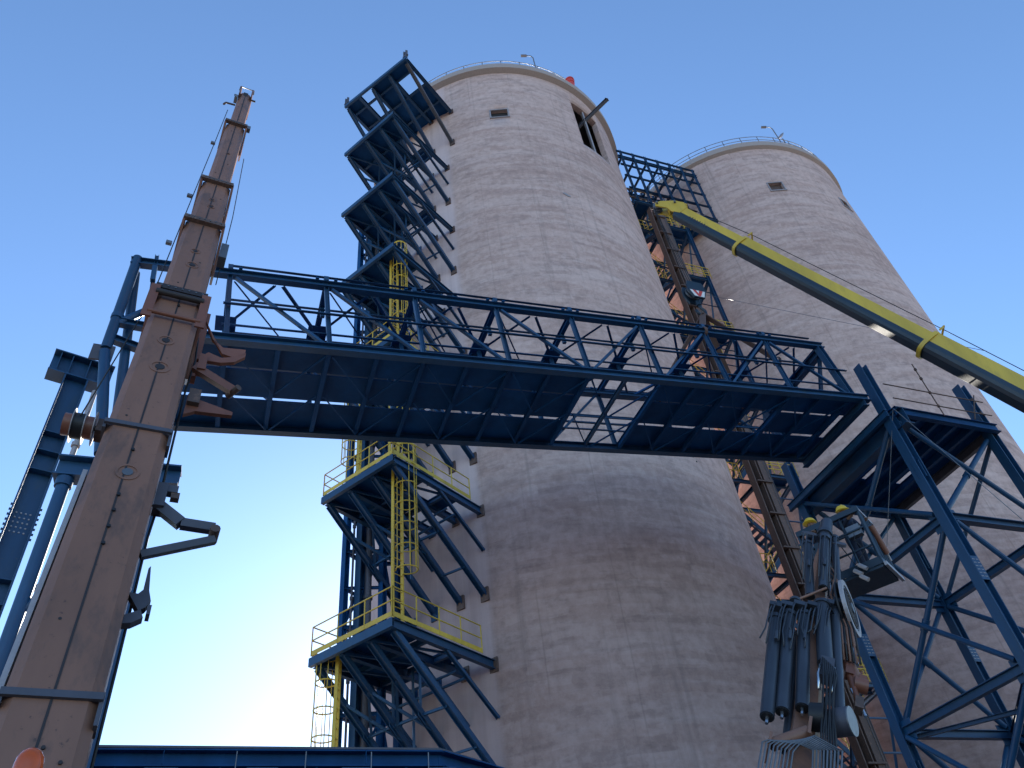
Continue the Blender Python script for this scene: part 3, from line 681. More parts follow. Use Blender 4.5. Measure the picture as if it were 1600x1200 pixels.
for z in (za+.16, zb-1.25):
    for i in range(6):
        p, q = a0+.2 + (a1-a0-.4)*i/6, a0+.2 + (a1-a0-.4)*(i+1)/6
        if z > 58 or i in (1, 3): continue
        slab('deck_plate', [CT(p+.01, 7.0, z), CT(q-.01, 7.0, z), CT(q-.01, 4.2, z), CT(p+.01, 4.2, z)], .05, 'blue_d', lk)
for i in range(7):
    a = a0+.3 + (a1-a0-.6)*i/6
    beam('floor_beam', CT(a, 7.1, za-.0), CT(a, 4.1, za-.0), .14, .2, 'blue', lk, 'I'); beam('roof_beam', CT(a, 7.1, zb-1.05), CT(a, 4.1, zb-1.05), .14, .2, 'blue', lk, 'I')
for i in range(5): tube('pipe', CT(a0+.2, 5.0+.35*i, za+1.0+.5*i), CT(a1-.4, 5.0+.35*i, za+1.3+.5*i), .08, 'rust', lk, 8)

# ================================================================== yellow telescopic crane
HK = V((8.47, 22.95, 26.44))
HB = V((9.05, 22.75, 32.30)); Qb = V((17.2, 21.16, 17.25)); yd = (Qb-HB).normalized()
yl = (HB.z - 3.0)/-yd.z; ybase = HB + yd*yl
yc = thing('yellow_crane', (ybase.x, ybase.y, 0), 'telescopic crane boom, bright yellow along the top and charcoal below', 'crane')
_, yx, yy = frame(yd, UP)       # yx horizontal, yy boom up-normal
def boom_sec(name, s0, s1, w, h, parent):
    prof = []
    hw = w/2
    top = [(-hw, -h*.10), (-hw, h*.44), (-hw*.8, h*.5), (hw*.8, h*.5), (hw, h*.44), (hw, -h*.10)]
    bot = [(hw, -h*.30), (hw*.86, -h*.42), (hw*.55, -h*.5), (-hw*.55, -h*.5), (-hw*.86, -h*.42), (-hw, -h*.30)]
    prof = top + bot
    n = len(prof); vs_ = []
    for s in (s0, s1): vs_ += [HB + yd*s + yx*a + yy*b_ for a, b_ in prof]
    fs = [(i, (i+1) % n, n+(i+1) % n, n+i) for i in range(n)] + [tuple(range(n))[::-1], tuple(range(n, 2*n))]
    mi = [0 if i < 5 else 1 for i in range(n)] + [1, 1]
    o = mesh(name, vs_, fs, None, parent, False, ['crane_y', 'crane_k'], mi)
    return o
c1, c2 = 4.3, 13.6
boom_sec('boom_tip_section', .2, c1, .52, .70, yc); boom_sec('boom_middle_section', c1, c2, .62, .82, yc); boom_sec('boom_base_section', c2, yl, .74, .95, yc)
def collar(s, w, h):
    pr0 = [(w/2*math.cos(a), h*.05+h*.5*math.sin(a)) for a in [2*math.pi*i/24 for i in range(24)]]
    pts = [(math.copysign(abs(math.cos(2*math.pi*i/32))**.6, math.cos(2*math.pi*i/32))*w/2, math.copysign(abs(math.sin(2*math.pi*i/32))**.75, math.sin(2*math.pi*i/32))*h/2) for i in range(32)]
    vs_, fs = [], []
    for s_, k_ in ((s, .9), (s, 1.0), (s+.16, 1.0), (s+.16, .9)): vs_ += [HB + yd*s_ + yx*a*k_ + yy*b_*k_ for a, b_ in pts]
    n = 32
    for k_ in range(4):
        j = (k_+1) % 4; fs += [(k_*n+i, k_*n+(i+1) % n, j*n+(i+1) % n, j*n+i) for i in range(n)]
    mesh('boom_collar', vs_, fs, 'crane_y', yc)
    top = HB + yd*(s+.08) + yy*h*.5
    beam('rope_guide', top - yx*w*.4, top - yx*w*.4 + yy*.22, .06, .06, 'crane_y', yc); beam('rope_guide', top + yx*w*.4, top + yx*w*.4 + yy*.22, .06, .06, 'crane_y', yc)
    beam('rope_guide_bar', top - yx*w*.45 + yy*.22, top + yx*w*.45 + yy*.22, .06, .05, 'crane_y', yc)
collar(c1-.1, .74, .96); collar(c2-.1, .88, 1.14)
for s_, n_ in ((1.0, 4), (6.5, 1), (9.5, 1), (16, 1), (20, 1)):
    block('wear_pad', HB + yd*s_ + yy*.33 - yx*.30, yd*.05, yx*.04, yy*.02, 'seam', yc)
# head
for sx in (-.24, .24):
    pr = [(.5, .36), (.1, .52), (-.4, .36), (-.95, -.05), (-1.08, -.30), (-.9, -.44), (-.35, -.22), (.1, -.26), (.5, -.12)]
    n = len(pr); vs_ = [HB + yd*a + yy*b_ + yx*(sx+e) for e in (-.035, .035) for a, b_ in pr]
    mesh('head_cheek', vs_, [tuple(range(n))[::-1], tuple(range(n, 2*n))] + [(i, (i+1) % n, n+(i+1) % n, n+i) for i in range(n)], 'crane_y', yc)
for (a, b_, r) in ((-.25, .25, .22), (-.95, -.28, .22)):
    for dx_ in (-.16, .0, .16):
        sh = disc('sheave', HB + yd*a + yy*b_ + yx*dx_, yx, r, .07, 'grey', yc, 20)
    tube('sheave_pin', HB + yd*a + yy*b_ - yx*.4, HB + yd*a + yy*b_ + yx*.4, .05, 'grey', yc, 10)
for (a, b_) in ((-.6, .1), (-.3, -.1), (.25, .5)): block('head_cross_plate', HB + yd*a + yy*b_, yd*.07, yx*.26, yy*.03, 'crane_y', yc)
poly_tube('hoist_rope', [HB + yd*yl*.8 + yy*.85, HB + yd*c2 + yy*.95, HB + yd*c1 + yy*.85, HB - yd*.2 + yy*.52], .016, 'black', yc, 5)
for dx_ in (-.14, -.05, .05, .14):
    p = HB + yd*-.95 + yy*-.5 + yx*dx_; tube('fall_rope', p, V((HK.x + G1.x*dx_*1.3, HK.y + G1.y*dx_*1.3, HK.z+.75)), .014, 'black', yc, 5)
# carrier below the boom (outside the picture)
yp = V((ybase.x, ybase.y, 0)); yh = V((yd.x, yd.y, 0)).normalized(); ys = V((-yh.y, yh.x, 0))
block('turntable', yp + UP*2.3 + yh*.4, yh*2.2, ys*1.25, UP*.75, 'crane_y', yc); block('carrier_deck', yp + UP*1.25, yh*5.5, ys*1.35, UP*.3, 'crane_k', yc)
for i in range(4):
    for sgn in (-1, 1): disc('wheel', yp + yh*(-4.2+i*2.8) + ys*1.15*sgn + UP*.55, ys, .55, .45, 'black', yc, 18)
# which side of the boom looks at the viewer
side = yx if (V((0, 0, 1.7)) - HB).dot(yx) > 0 else -yx
for k_, (h0, h1) in enumerate(((-.11, .04), (-.10, .07), (-.12, .06), (-.11, .05), (-.12, .07), (-.10, .05), (-.12, .06), (-.11, .03))):   # worn illegible stencil strokes
    q = HB + yd*(1.15 + k_*.16) + side*.262
    beam('worn_stencil_mark', q + yy*(h0-.08) + yd*.04, q + yy*(h1-.08) - yd*.03, .045, .004, 'seam', yc, up=side)
# hook block
hb = thing('hook_block', HK, 'dark crane hook block with red and white chevron plates', 'hook block')
hx, hy = G1, G2
pr = [(-.36, .62), (.36, .62), (.44, .4), (.44, .0), (.26, -.42), (-.26, -.42), (-.44, .0), (-.44, .4)]
for sg in (-1, 1):
    n = len(pr); vs_ = [HK + hx*a + UP*b_ + hy*(sg*.2+e) for e in (-.04, .04) for a, b_ in pr]
    mesh('cheek_plate', vs_, [tuple(range(n))[::-1], tuple(range(n, 2*n))] + [(i, (i+1) % n, n+(i+1) % n, n+i) for i in range(n)], 'crane_k', hb)
    # painted chevrons, raised sheets
    o_ = hy*(sg*.245)
    mesh('warning_plate', [HK + o_ + hx*a + UP*b_ for a, b_ in ((-.38, .02), (.38, .02), (.24, -.38), (-.24, -.38))] + [HK + o_*1.012 + hx*a + UP*b_ for a, b_ in ((-.38, .02), (.38, .02), (.24, -.38), (-.24, -.38))],
         [(0, 1, 2, 3), (7, 6, 5, 4), (0, 4, 5, 1), (1, 5, 6, 2), (2, 6, 7, 3), (3, 7, 4, 0)], 'white', hb)
    for s2 in (-1, 1):
        q = [(s2*.26, .015), (s2*.08, .015), (0, -.2), (0, -.37), (s2*.06, -.37)]
        vs_ = [HK + o_*k_ + hx*a + UP*b_ for k_ in (1.014, 1.024) for a, b_ in q]
        mesh('red_chevron', vs_, [tuple(range(5)), tuple(range(5, 10))[::-1]] + [(i, 5+i, 5+(i+1) % 5, (i+1) % 5) for i in range(5)], 'red', hb)
for dx_ in (-.09, .09): disc('sheave', HK + UP*.2 + hy*dx_, hy, .36, .08, 'grey', hb, 20)
tube('swivel', HK - UP*.42, HK - UP*.7, .1, 'crane_k', hb, 12)
poly_tube('hook', [HK + UP*-.68, HK + UP*-.85 + hx*.05, HK + UP*-1.0 + hx*.2, HK + UP*-1.2 + hx*.2, HK + UP*-1.34, HK + UP*-1.25 - hx*.2, HK + UP*-1.08 - hx*.26], .07, 'crane_k', hb, 8)
# slings to the bridge
sl = thing('lifting_slings', HK - UP*1.3, 'brown web slings spreading from the crane hook to the bridge', 'sling')
for s, t_ in ((6.0, 0), (7.5, BW*.28), (6.0, BW), (7.5, BW)):
    p, q = HK - UP*1.28, BR(s, t_, BH+.12)
    beam('sling', p, q, .26, .05, 'sling', sl)
    ring('sling_loop', BR(s, t_, BH), D1, .17, .2, .12, 'sling', sl, 12)

# ================================================================== tan telescopic crane on the left
P1 = V((-4.326, 6.360, 4.682)); ca = V((-0.1121, 0.1930, 0.9748)).normalized()
cw = V((.866, .5, 0)); cw = (cw - ca*cw.dot(ca)).normalized(); cn = cw.cross(ca).normalized()
if cn.dot(V((0, 0, 1.7)) - P1) < 0: cn = -cn
tcn = thing('tan_crane', (P1.x - ca.x*3, P1.y - ca.y*3, 0), 'dusty tan telescopic crane boom standing almost upright with scuffed sections', 'crane')
CP = lambda s, a=0, d=0: P1 + ca*s + cw*a + cn*d            # d toward the viewer, 0 = front face
secs = [(-2.4, 7.35, .70, .95), (7.35, 10.3, .655, .86), (10.3, 12.55, .57, .74), (12.55, 16.93, .46, .64), (16.93, 20.1, .355, .52)]
for i, (s0, s1, w, dp) in enumerate(secs):
    inset = .03*i; c_ = .085
    pr = [(-w/2+c_, -inset), (w/2-c_, -inset), (w/2, -inset-c_), (w/2, -inset-dp+c_), (w/2-c_, -inset-dp), (-w/2+c_, -inset-dp), (-w/2, -inset-dp+c_), (-w/2, -inset-c_)]
    n = 8; vs_ = [CP(s, a*(1.13 if (i == 0 and s < 1) else 1), d) for s in (s0 - (0 if i == 0 else .3), s1) for a, d in pr]
    mesh('boom_section', vs_, [tuple(range(n))[::-1], tuple(range(n, 2*n))] + [(k, (k+1) % n, n+(k+1) % n, n+k) for k in range(n)], 'tan', tcn)
    # collar at the top of each section
    if i < 4:
        g = .045; t_ = .5 if i else .75
        for (a0_, d0_, a1_, d1_, nm) in ((-w/2-g, .0, w/2+g, .0, 'f'), (-w/2-g, -dp, w/2+g, -dp, 'b')):
            pass
        hs_ = s1
        cf_ = block('collar_front', CP(hs_-.06, 0, g-inset), ca*.07, cw*(w/2+g), cn*g, 'rust' if i else 'seam', tcn)
        for sg in (-1, 1):
            # flared side cheeks
            q = [(hs_+.02, g), (hs_+.02, -dp-g), (hs_-t_*1.5, -dp-g), (hs_-t_*1.9, -dp*.7), (hs_-t_*1.1, -.25), (hs_-.25, g)]
            vs_ = [CP(s, sg*(w/2+e), d-inset) for e in (.012, .055) for s, d in q]; n = 6
            mesh('collar_cheek', vs_, [tuple(range(n))[::-1], tuple(range(n, 2*n))] + [(k, (k+1) % n, n+(k+1) % n, n+k) for k in range(n)], 'orange', tcn)
        block('collar_back', CP(hs_-.1, 0, -dp-inset-g), ca*.12, cw*(w/2+g), cn*g, 'orange', tcn)
        block('wear_pad', CP(hs_+.015, 0, -inset-.035), ca*.015, cw*(w/2-.05), cn*.03, 'black', cf_)
    # access ports
for s, a, r in ((2.9, .03, .135), (5.15, .02, .14), (5.85, -.01, .12), (8.45, .02, .11), (9.0, .0, .085), (11.2, .02, .08), (11.55, .0, .06), (14.6, .02, .05)):
    i = [k for k, q in enumerate(secs) if q[0] <= s <= q[1]][0]
    pr_ = ring('port_ring', CP(s, a, -.03*i+.004), cn, r*.78, r, .012, 'tan', tcn, 24)
    disc('port_plug', CP(s, a, -.03*i+.002), cn, r*.45, .016, 'grey' if s < 5 else 'seam', pr_, 16)
for i, (s0, s1, w, dp) in enumerate(secs):
    beam('seam_line', CP(s0+.05, -.0, -.03*i+.003), CP(s1-.16, .0, -.03*i+.003), .022, .008, 'seam', tcn, up=cn)
    for k in range(5 if i == 0 else 3):
        s = s0 + (s1-s0)*random.random(); disc('rivet_hole', CP(s, random.uniform(-.3, .3)*w, -.03*i+.001), cn, .016, .008, 'seam', tcn, 8)
for s in (1.75, 2.0, 2.25, 2.5, 3.3, 6.9): disc('bolt_head', CP(s, .012, .012), cn, .022, .03, 'black', tcn, 8)
# straps round the base section
for s in (-.05, 3.75):
    hw_ = .40 if s < 1 else .395; block('strap', CP(s, 0, .02), ca*.035, cw*hw_, cn*.02, 'purl', tcn)
    block('strap_foot', CP(s-.1, hw_-.01, -.10), ca*.16, cw*.018, cn*.10, 'purl', tcn)
    block('strap_foot', CP(s-.02, -hw_+.01, -.10), ca*.08, cw*.018, cn*.10, 'purl', tcn)
tube('guide_roller', CP(7.05, -.36, .10), CP(7.05, .36, .10), .055, 'seam', tcn, 12)
tube('guide_bar', CP(6.45, -.38, .08), CP(6.45, .38, .08), .035, 'orange', tcn, 10)
for sg in (-1, 1): beam('guide_arm', CP(6.3, sg*.385, .07), CP(7.25, sg*.385, .1), .03, .14, 'orange', tcn, up=cw)
# side brackets on the right: jib stowage arms
def plate(name, pts, t_, mat):        # polygon (s, a, d) extruded along cn
    n = len(pts); vs_ = [CP(s, a, d+e) for e in (-t_, t_) for s, a, d in pts]
    return mesh(name, vs_, [tuple(range(n))[::-1], tuple(range(n, 2*n))] + [(k, (k+1) % n, n+(k+1) % n, n+k) for k in range(n)], mat, tcn)
plate('stow_bracket', [(7.1, .46, -.3), (6.6, .62, -.3), (6.42, .80, -.3), (6.50, 1.14, -.3), (6.36, 1.14, -.3), (6.2, .98, -.3), (6.24, .80, -.3)], .03, 'orange')
plate('stow_bracket', [(5.95, .46, -.3), (5.98, .8, -.3), (6.08, 1.0, -.3), (6.30, 1.15, -.3), (6.40, 1.15, -.3), (6.22, .98, -.3), (6.12, .8, -.3), (6.2, .6, -.3)], .03, 'orange')
beam('stow_arm', CP(5.75, .46, -.3), CP(5.35, 1.05, -.3), .11, .12, 'orange', tcn); tube('stow_pin', CP(5.36, 1.0, -.42), CP(5.33, 1.12, -.2), .05, 'rust', tcn, 10)
plate('stow_tongue', [(5.1, .46, -.35), (5.0, .62, -.35), (4.86, 1.1, -.35), (4.78, 1.1, -.35), (4.72, .6, -.35), (4.6, .46, -.35)], .03, 'orange')
block('stow_lug', CP(4.98, .55, -.3), ca*.16, cw*.08, cn*.06, 'rust', tcn); block('stow_lug', CP(5.85, .55, -.3), ca*.2, cw*.06, cn*.08, 'orange', tcn)
# A shaped arm low on the side
beam('side_arm', CP(2.85, .42, -.4), CP(2.59, .73, -.4), .13, .13, 'purl', tcn); beam('side_arm', CP(2.59, .73, -.4), CP(2.58, 1.12, -.4), .11, .11, 'purl', tcn)
beam('side_arm', CP(2.02, .38, -.4), CP(2.40, 1.14, -.4), .09, .09, 'purl', tcn); tube('arm_pin', CP(2.48, 1.12, -.52), CP(2.48, 1.12, -.28), .06, 'rust', tcn, 10)
block('side_lug', CP(2.95, .44, -.4), ca*.2, cw*.06, cn*.1, 'purl', tcn); block('side_lug', CP(3.12, .52, -.4), ca*.06, cw*.1, cn*.05, 'purl', tcn); block('side_lug', CP(3.02, .60, -.4), ca*.05, cw*.05, cn*.04, 'rust', tcn)
plate('latch_arm', [(1.45, .36, -.4), (1.44, .46, -.4), (1.50, .50, -.4), (1.80, .50, -.4), (1.84, .52, -.4), (1.50, .56, -.4), (1.36, .60, -.4), (1.27, .56, -.4), (1.22, .50, -.4)], .05, 'purl')
plate('latch_hook', [(1.24, .52, -.4), (1.20, .46, -.4), (1.14, .36, -.4), (1.04, .36, -.4), (1.06, .46, -.4), (1.14, .56, -.4)], .05, 'purl'); block('latch_stop', CP(1.24, .60, -.4), ca*.06, cw*.02, cn*.06, 'purl', tcn)
# beside the base: chain cover strip on the left
beam('cover_strip', CP(-2.0, -.45, -.3), CP(3.0, -.42, -.3), .05, .3, 'frame', tcn, up=cn)
# cable reel on the left
rc = CP(3.99, -.70, -.35); ra = cw
tube('reel_axle', rc - ra*.1, CP(4.0, -.38, -.35), .035, 'rust', tcn, 10); block('reel_bracket', CP(3.98, -.43, -.35), ca*.12, cw*.07, cn*.10, 'rust', tcn)
tube('reel_drum', rc - ra*.18, rc - ra*.07, .145, 'orange', tcn, 20); tube('reel_cable', rc - ra*.07, rc + ra*.06, .17, 'black', tcn, 20); tube('reel_hub', rc + ra*.06, rc + ra*.17, .15, 'orange', tcn, 20)
for dx_ in (-.075, .065, .175): disc('reel_flange', rc + ra*dx_, ra, .225, .008, 'frame', tcn, 28)
poly_tube('reel_line', [rc + cn*.17, CP(7.3, -.44, -.3), CP(9.8, -.42, -.3), CP(12, -.4, -.3), CP(15.8, -.36, -.3), CP(18.6, -.34, -.3)], .010, 'black', tcn, 5)
poly_tube('pendant_line', [CP(9.0, .46, -.6), CP(12.2, .46, -.6), CP(16, .38, -.6)], .010, 'black', tcn, 5)
for s in (9.6, 12.0, 15.6): block('line_guide', CP(s, -.5 + .035*(s-9.6)/2, -.3), ca*.05, cw*.05, cn*.03, 'grey', tcn)
beam('orange_cylinder', CP(6.2, .42, -.85), CP(8.2, .42, -.85), .16, .16, 'orange', tcn)
# head
for sg in (-1, 1): block('head_cheek', CP(20.1, sg*.165, -.4), ca*.4, cw*.02, cn*.35, 'tan', tcn)
tube('head_pin', CP(19.9, -.30, -.2), CP(19.9, .30, -.2), .03, 'seam', tcn, 8); disc('head_sheave', CP(20.0, 0, -.35), cw, .28, .12, 'seam', tcn, 20)
poly_tube('head_guard', [CP(20.2, -.2, -.1), CP(20.6, -.2, -.1), CP(20.6, .2, -.1), CP(20.2, .2, -.1)], .018, 'grey', tcn, 5)
block('head_box', CP(19.55, -.23, -.2), ca*.12, cw*.04, cn*.1, 'grey', tcn); poly_tube('anemometer', [CP(18.6, -.18, -.1), CP(18.55, -.42, -.1), CP(18.35, -.46, -.1)], .03, 'rust', tcn, 6)
block('side_block', CP(17.2, .3, -.2), ca*.12, cw*.06, cn*.06, 'grey', tcn); block('side_block', CP(9.95, .46, -.45), ca*.3, cw*.07, cn*.12, 'grey', tcn)
for i, (s0, s1, w, dp) in enumerate(secs[:4]):
    for k in range(7):
        disc('collar_bolt', CP(s1-.06, (k/6-.5)*w*.9, .095-.03*i), cn, .016, .02, 'grey', tcn, 6)
for k in range(8):
    a = 2*math.pi*k/8; disc('flange_bolt', CP(-.95 + .42*math.sin(a), .05 + .22*math.cos(a), .008), cn, .018, .02, 'seam', tcn, 6)
poly_tube('side_hose', [CP(3.0, .44, -.45), CP(2.4, .41, -.5), CP(1.6, .42, -.45), CP(.6, .43, -.5), CP(-1.2, .44, -.45)], .016, 'black', tcn, 6)
poly_tube('side_hose', [CP(6.9, .40, -.5), CP(6.2, .44, -.48), CP(5.4, .41, -.5), CP(4.2, .42, -.48), CP(3.2, .43, -.5)], .016, 'black', tcn, 6)
# superstructure (below the frame)
bp_ = V((P1.x - ca.x*3, P1.y - ca.y*3, 0))
block('turntable', bp_ + UP*1.75 + V((.1, .6, 0)), V((.9, 0, 0)), V((0, 1.2, 0)), UP*.55, 'tan', tcn); block('carrier_deck', bp_ + UP*.9 + V((0, 1.2, 0)), V((1.25, 0, 0)), V((0, 4.5, 0)), UP*.28, 'orange', tcn)
for i in range(3):
    for sg in (-1, 1): disc('wheel', bp_ + V((sg*1.05, -1.6+i*2.6, .5)), (1, 0, 0), .5, .4, 'black', tcn, 18)
# amber beacon
bc = thing('amber_beacon', (-1.98, 2.89, 0), 'orange dome beacon lamp in front of the tan crane boom', 'beacon')
q = V((-1.98, 2.89, 2.66)); tube('pole', V((-1.98, 2.89, 0)), q, .02, 'black', bc, 8); tube('base', q, q + UP*.03, .055, 'black', bc, 18)
vs_, fs = [], []; nn = 20
for k, (r, h) in enumerate(((.048, .03), (.05, .06), (.05, .12), (.046, .145), (.034, .165), (.018, .176), (.003, .179))): vs_ += [q + V((r*math.cos(2*math.pi*i/nn), r*math.sin(2*math.pi*i/nn), h)) for i in range(nn)]
for k in range(6): fs += [(k*nn+i, k*nn+(i+1) % nn, (k+1)*nn+(i+1) % nn, (k+1)*nn+i) for i in range(nn)]
mesh('lens', vs_, fs + [tuple(range(6*nn, 7*nn))], 'amber', bc, True)

# ================================================================== left support frame of the bridge
ls = thing('bridge_end_frame', (-9.4, 12.4, 0), 'blue tubular frame carrying the bridge end behind the tan crane', 'frame')
T_ = V((-9.93, 12.58, 19.85)); V2 = V((-9.90, 12.58, 16.3)); R2 = V((-9.05, 12.46, 12.75)); 
tube('upright', V2, T_ + UP*.1, .13, 'blue', ls, 14); tube('splice_ring', V2 + UP*1.1, V2 + UP*1.25, .155, 'blue', ls, 14)
block('bearing_plate', V2 - UP*.15 - G1*.05, G1*.25, G2*.03, UP*.25, 'purl', ls)
tube('raker', V2 - UP*.1, R2, .13, 'blue', ls, 14)
T2 = T_ + G2*1.6 - UP*.3
tube('raker', T_ - UP*.2 + G2*.3, V((-9.3, 13.4, 12.6)), .12, 'blue', ls, 14)
beam('tie_beam', V2 + UP*1.0 + G1*.1, BR(-.3, .3, .3), .2, .2, 'blue', ls, 'I'); tube('brace', V2 + UP*.9, BR(-.55, .2, 1.5), .1, 'blue', ls, 10)
beam('tie_beam', V2 + UP*.4, BR(-.3, .9, -.3), .2, .2, 'blue', ls, 'I')
beam('end_post', BR(-.72, 0, .1), BR(-.72, 0, BH+.4), .1, .1, 'blue', ls, 'I', up=D1)
for u in (.6, 1.9): beam('post_box', BR(-.72, -.1, u), BR(-.72, -.1, u+.6), .13, .13, 'blue', ls)
beam('cap_beam', V((-9.85, 12.35, 12.42)), V((-7.6, 13.3, 12.42)), .4, .5, 'blue', ls, 'I')
for p in ((-9.62, 12.42), (-8.75, 12.75), (-8.0, 13.1)): tube('pier_tube', V((*p, 0)), V((*p, 12.2)), .13, 'blue', ls, 16); tube('pier_collar', V((*p, 11.95)), V((*p, 12.15)), .17, 'blue', ls, 16)
for z in (3, 6, 9): tube('pier_brace', V((-9.62, 12.42, z)), V((-8.75, 12.75, z+2)), .06, 'blue', ls, 8)
# tee column
tc_ = thing('tee_column', (-12.1, 14.66, 0), 'heavy blue column with a wide T-shaped head at the left', 'column')
q = V((-12.1, 14.66, 0)); xa = V((.77, .64, 0)).normalized(); xb = V((-.64, .77, 0))
for sg in (-1, 1): block('flange', q + xa*.28*sg + UP*8.75, xa*.02, xb*.24, UP*8.75, 'blue', tc_)
block('web', q + UP*8.75, xa*.258, xb*.015, UP*8.75, 'blue', tc_)
for z in (2, 5, 8.2, 10.0, 10.7, 11.3, 14.3, 14.9, 15.5): block('stiffener', q + UP*z - xb*.13, xa*.256, xb*.11, UP*.012, 'blue', tc_)
for i in range(4):
    for j in range(5): disc('bolt', q + xa*(-.16+.1*i) - xb*.02 + UP*(12.6+.13*j), xb, .022, .03, 'frame', tc_, 6)
for j in range(7):
    for sg in (-1, 1): disc('bolt', q + xa*.31*sg + UP*(12.4+.14*j) - xb*.15, xa, .03, .06, 'blue', tc_, 6)
for zz in (17.52, 18.25): block('head_flange', q + xa*.05 + UP*zz, xa*.78, xb*.25, UP*.02, 'blue', tc_)
block('head_web', q + xa*.05 + UP*17.885, xa*.775, xb*.015, UP*.343, 'blue', tc_)
for a in (-.55, -.25, .2, .5): block('head_stiffener', q + xa*a + UP*17.885 - xb*.12, xa*.012, xb*.1, UP*.343, 'blue', tc_)
# downpipe beside it with stubs
dp_ = thing('pale_conduit', (-11.55, 14.85, 0), 'pale conduit with angled stubs running up beside the T-headed column', 'pipe')
q = V((-11.55, 14.85, 0)); tube('riser', q, q + UP*17.2, .07, 'frame', dp_, 10)
for z in (11.2, 14.4): tube('stub', q + UP*z, q + xa*.7 + UP*(z+.1), .09, 'frame', dp_, 10); ring('clip', q + UP*(z+.9), UP, .07, .11, .12, 'frame', dp_, 12)

# ================================================================== roof girder at the bottom
rg = thing('roof_girder', (-5, 15, 0), 'long blue eaves girder of a steel shed crossing below the platforms', 'girder')
ga = V((-9.2, 13.2, 6.75)); gb = V((-2.47, 16.46, 6.80)); gd = (gb-ga).normalized(); gc = V((-1.3, 18.3, 6.80))
ga = ga - gd*3
beam('eaves_beam', ga, gb, .22, .3, 'blue_d', rg, 'U', up=UP); beam('eaves_beam', gb, gc, .22, .3, 'blue_d', rg, 'U', up=UP)
slab('roof_sheet', [ga + UP*.2 - V((0, .15, 0)), gb + UP*.2 - V((0, .1, 0)), gc + UP*.2, gc + V((-10, 4, .25))], .04, 'purl', rg)
for i in range(7):
    p = lerp(ga, gb, i/6.0); beam('roof_post', V((p.x, p.y, 0)) + gd*.0 + G2*.05, p - UP*.155 + G2*.05, .2, .2, 'blue', rg, 'I', up=gd)
    if i < 6:
        q = lerp(ga, gb, (i+1)/6.0); beam('knee', p - UP*1.2, lerp(p, q, .45) - UP*.17, .09, .09, 'blue_d', rg, 'L'); beam('knee', q - UP*1.2, lerp(p, q, .55) - UP*.17, .09, .09, 'blue_d', rg, 'L')
    np__ = block('node_plate', p - UP*.35 - G2*.08, gd*.28, G2*.012, UP*.18, 'blue', rg)
    for sg in (-.18, .18):
        for zz in (-.3, -.4): disc('bolt', p + gd*sg + UP*zz - G2*.1, G2, .022, .02, 'frame', np__, 6)
for t_ in (.38, .62, .74, .86, .97):
    p = lerp(ga, gb, t_) - G2*.13; tube('clamp_rod', p - UP*.3, p + UP*.1, .012, 'grey', rg, 6); block('clamp', p - UP*.25, gd*.09, G2*.02, UP*.015, 'grey', rg)
for t_ in (.5, .85): beam('gutter_joint', lerp(ga, gb, t_) - G2*.12 - UP*.12, lerp(ga, gb, t_) - G2*.12 + UP*.14, .04, .01, 'blue_d', rg)
beam('wall_girt', ga - UP*1.1 + G2*.1, gb - UP*1.1 + G2*.1, .2, .2, 'blue_d', rg, 'I')
slab('wall_sheet', [ga + G2*.35 - UP*.15, gb + G2*.35 - UP*.15, gb + G2*.35 - UP*6.75, ga + G2*.35 - UP*6.75], .04, 'blue_d', rg)

# ================================================================== loader crane with work basket
LO = V((3.274, 11.634, 4.542)); la = V((.453, .425, .784)).normalized(); lx = V((.882, -.087, -.463)).normalized(); ln = V((.128, -.901, .415)).normalized()
LP = lambda s, a=0, d=0: LO + la*s + lx*a + ln*d
lc = thing('loader_crane', (2.0, 10.4, 0), 'folding loader crane with bundles of grey hydraulic cylinders lifting the basket', 'crane')
def hexbeam(name, s0, s1, a0, a1, w0, w1, mat, d=-.1):
    pr = lambda w: [(-w/2, -.12*w/.3), (-w*.3, .05*w/.3+.1), (w*.3, .05*w/.3+.1), (w/2, -.12*w/.3), (w*.3, -.3*w/.3), (-w*.3, -.3*w/.3)]
    vs_ = [LP(s0, a0+a, d+e) for a, e in pr(w0)] + [LP(s1, a1+a, d+e) for a, e in pr(w1)]
    return mesh(name, vs_, [tuple(range(6))[::-1], tuple(range(6, 12))] + [(k, (k+1) % 6, 6+(k+1) % 6, 6+k) for k in range(6)], mat, lc)
hexbeam('main_boom', -3.2, 3.3, -.08, -.12, .54, .46, 'tan', -.12); hexbeam('extension_boom', 3.0, 5.6, -.10, -.14, .34, .28, 'tan', -.14)
hexbeam('extension_boom', 5.4, 6.6, -.14, -.14, .22, .2, 'cyl', -.14)
def cyl_(s0, a0, s1, a1, r, d, rod=True, mat='cyl'):
    o_ = tube('cylinder', LP(s0, a0, d), LP(s1, a1, d), r, mat, lc, 16)
    tube('cylinder_gland', LP(s0, a0, d), lerp(LP(s0, a0, d), LP(s1, a1, d), .04), r*1.18, 'cyl', o_, 16)
    q = LP(s1, a1, d); e = (q - LP(s0, a0, d)).normalized()
    disc('end_cap', q + e*.004, e, r*.8, .02, 'black', o_, 14)
    if rod: tube('cylinder_eye', q, q + e*.13, r*.25, 'chrome', o_, 8)
for (s0, a0, s1, a1) in ((2.84, -.76, .54, -.62), (3.03, -.56, .73, -.43), (3.13, -.33, .92, -.17)): cyl_(s0, a0, s1, a1, .105, .15)
cyl_(2.9, -.36, .25, -.30, .07, -.1, False)
cyl_(3.46, -.07, 1.95, .08, .125, .2, False); cyl_(3.69, .14, 1.13, .34, .085, .1, False)
cyl_(5.38, -.45, 3.68, -.27, .085, .15, False); cyl_(5.62, -.15, 3.95, -.08, .085, .2, False); cyl_(5.91, .03, 4.15, .17, .07, .1, False)
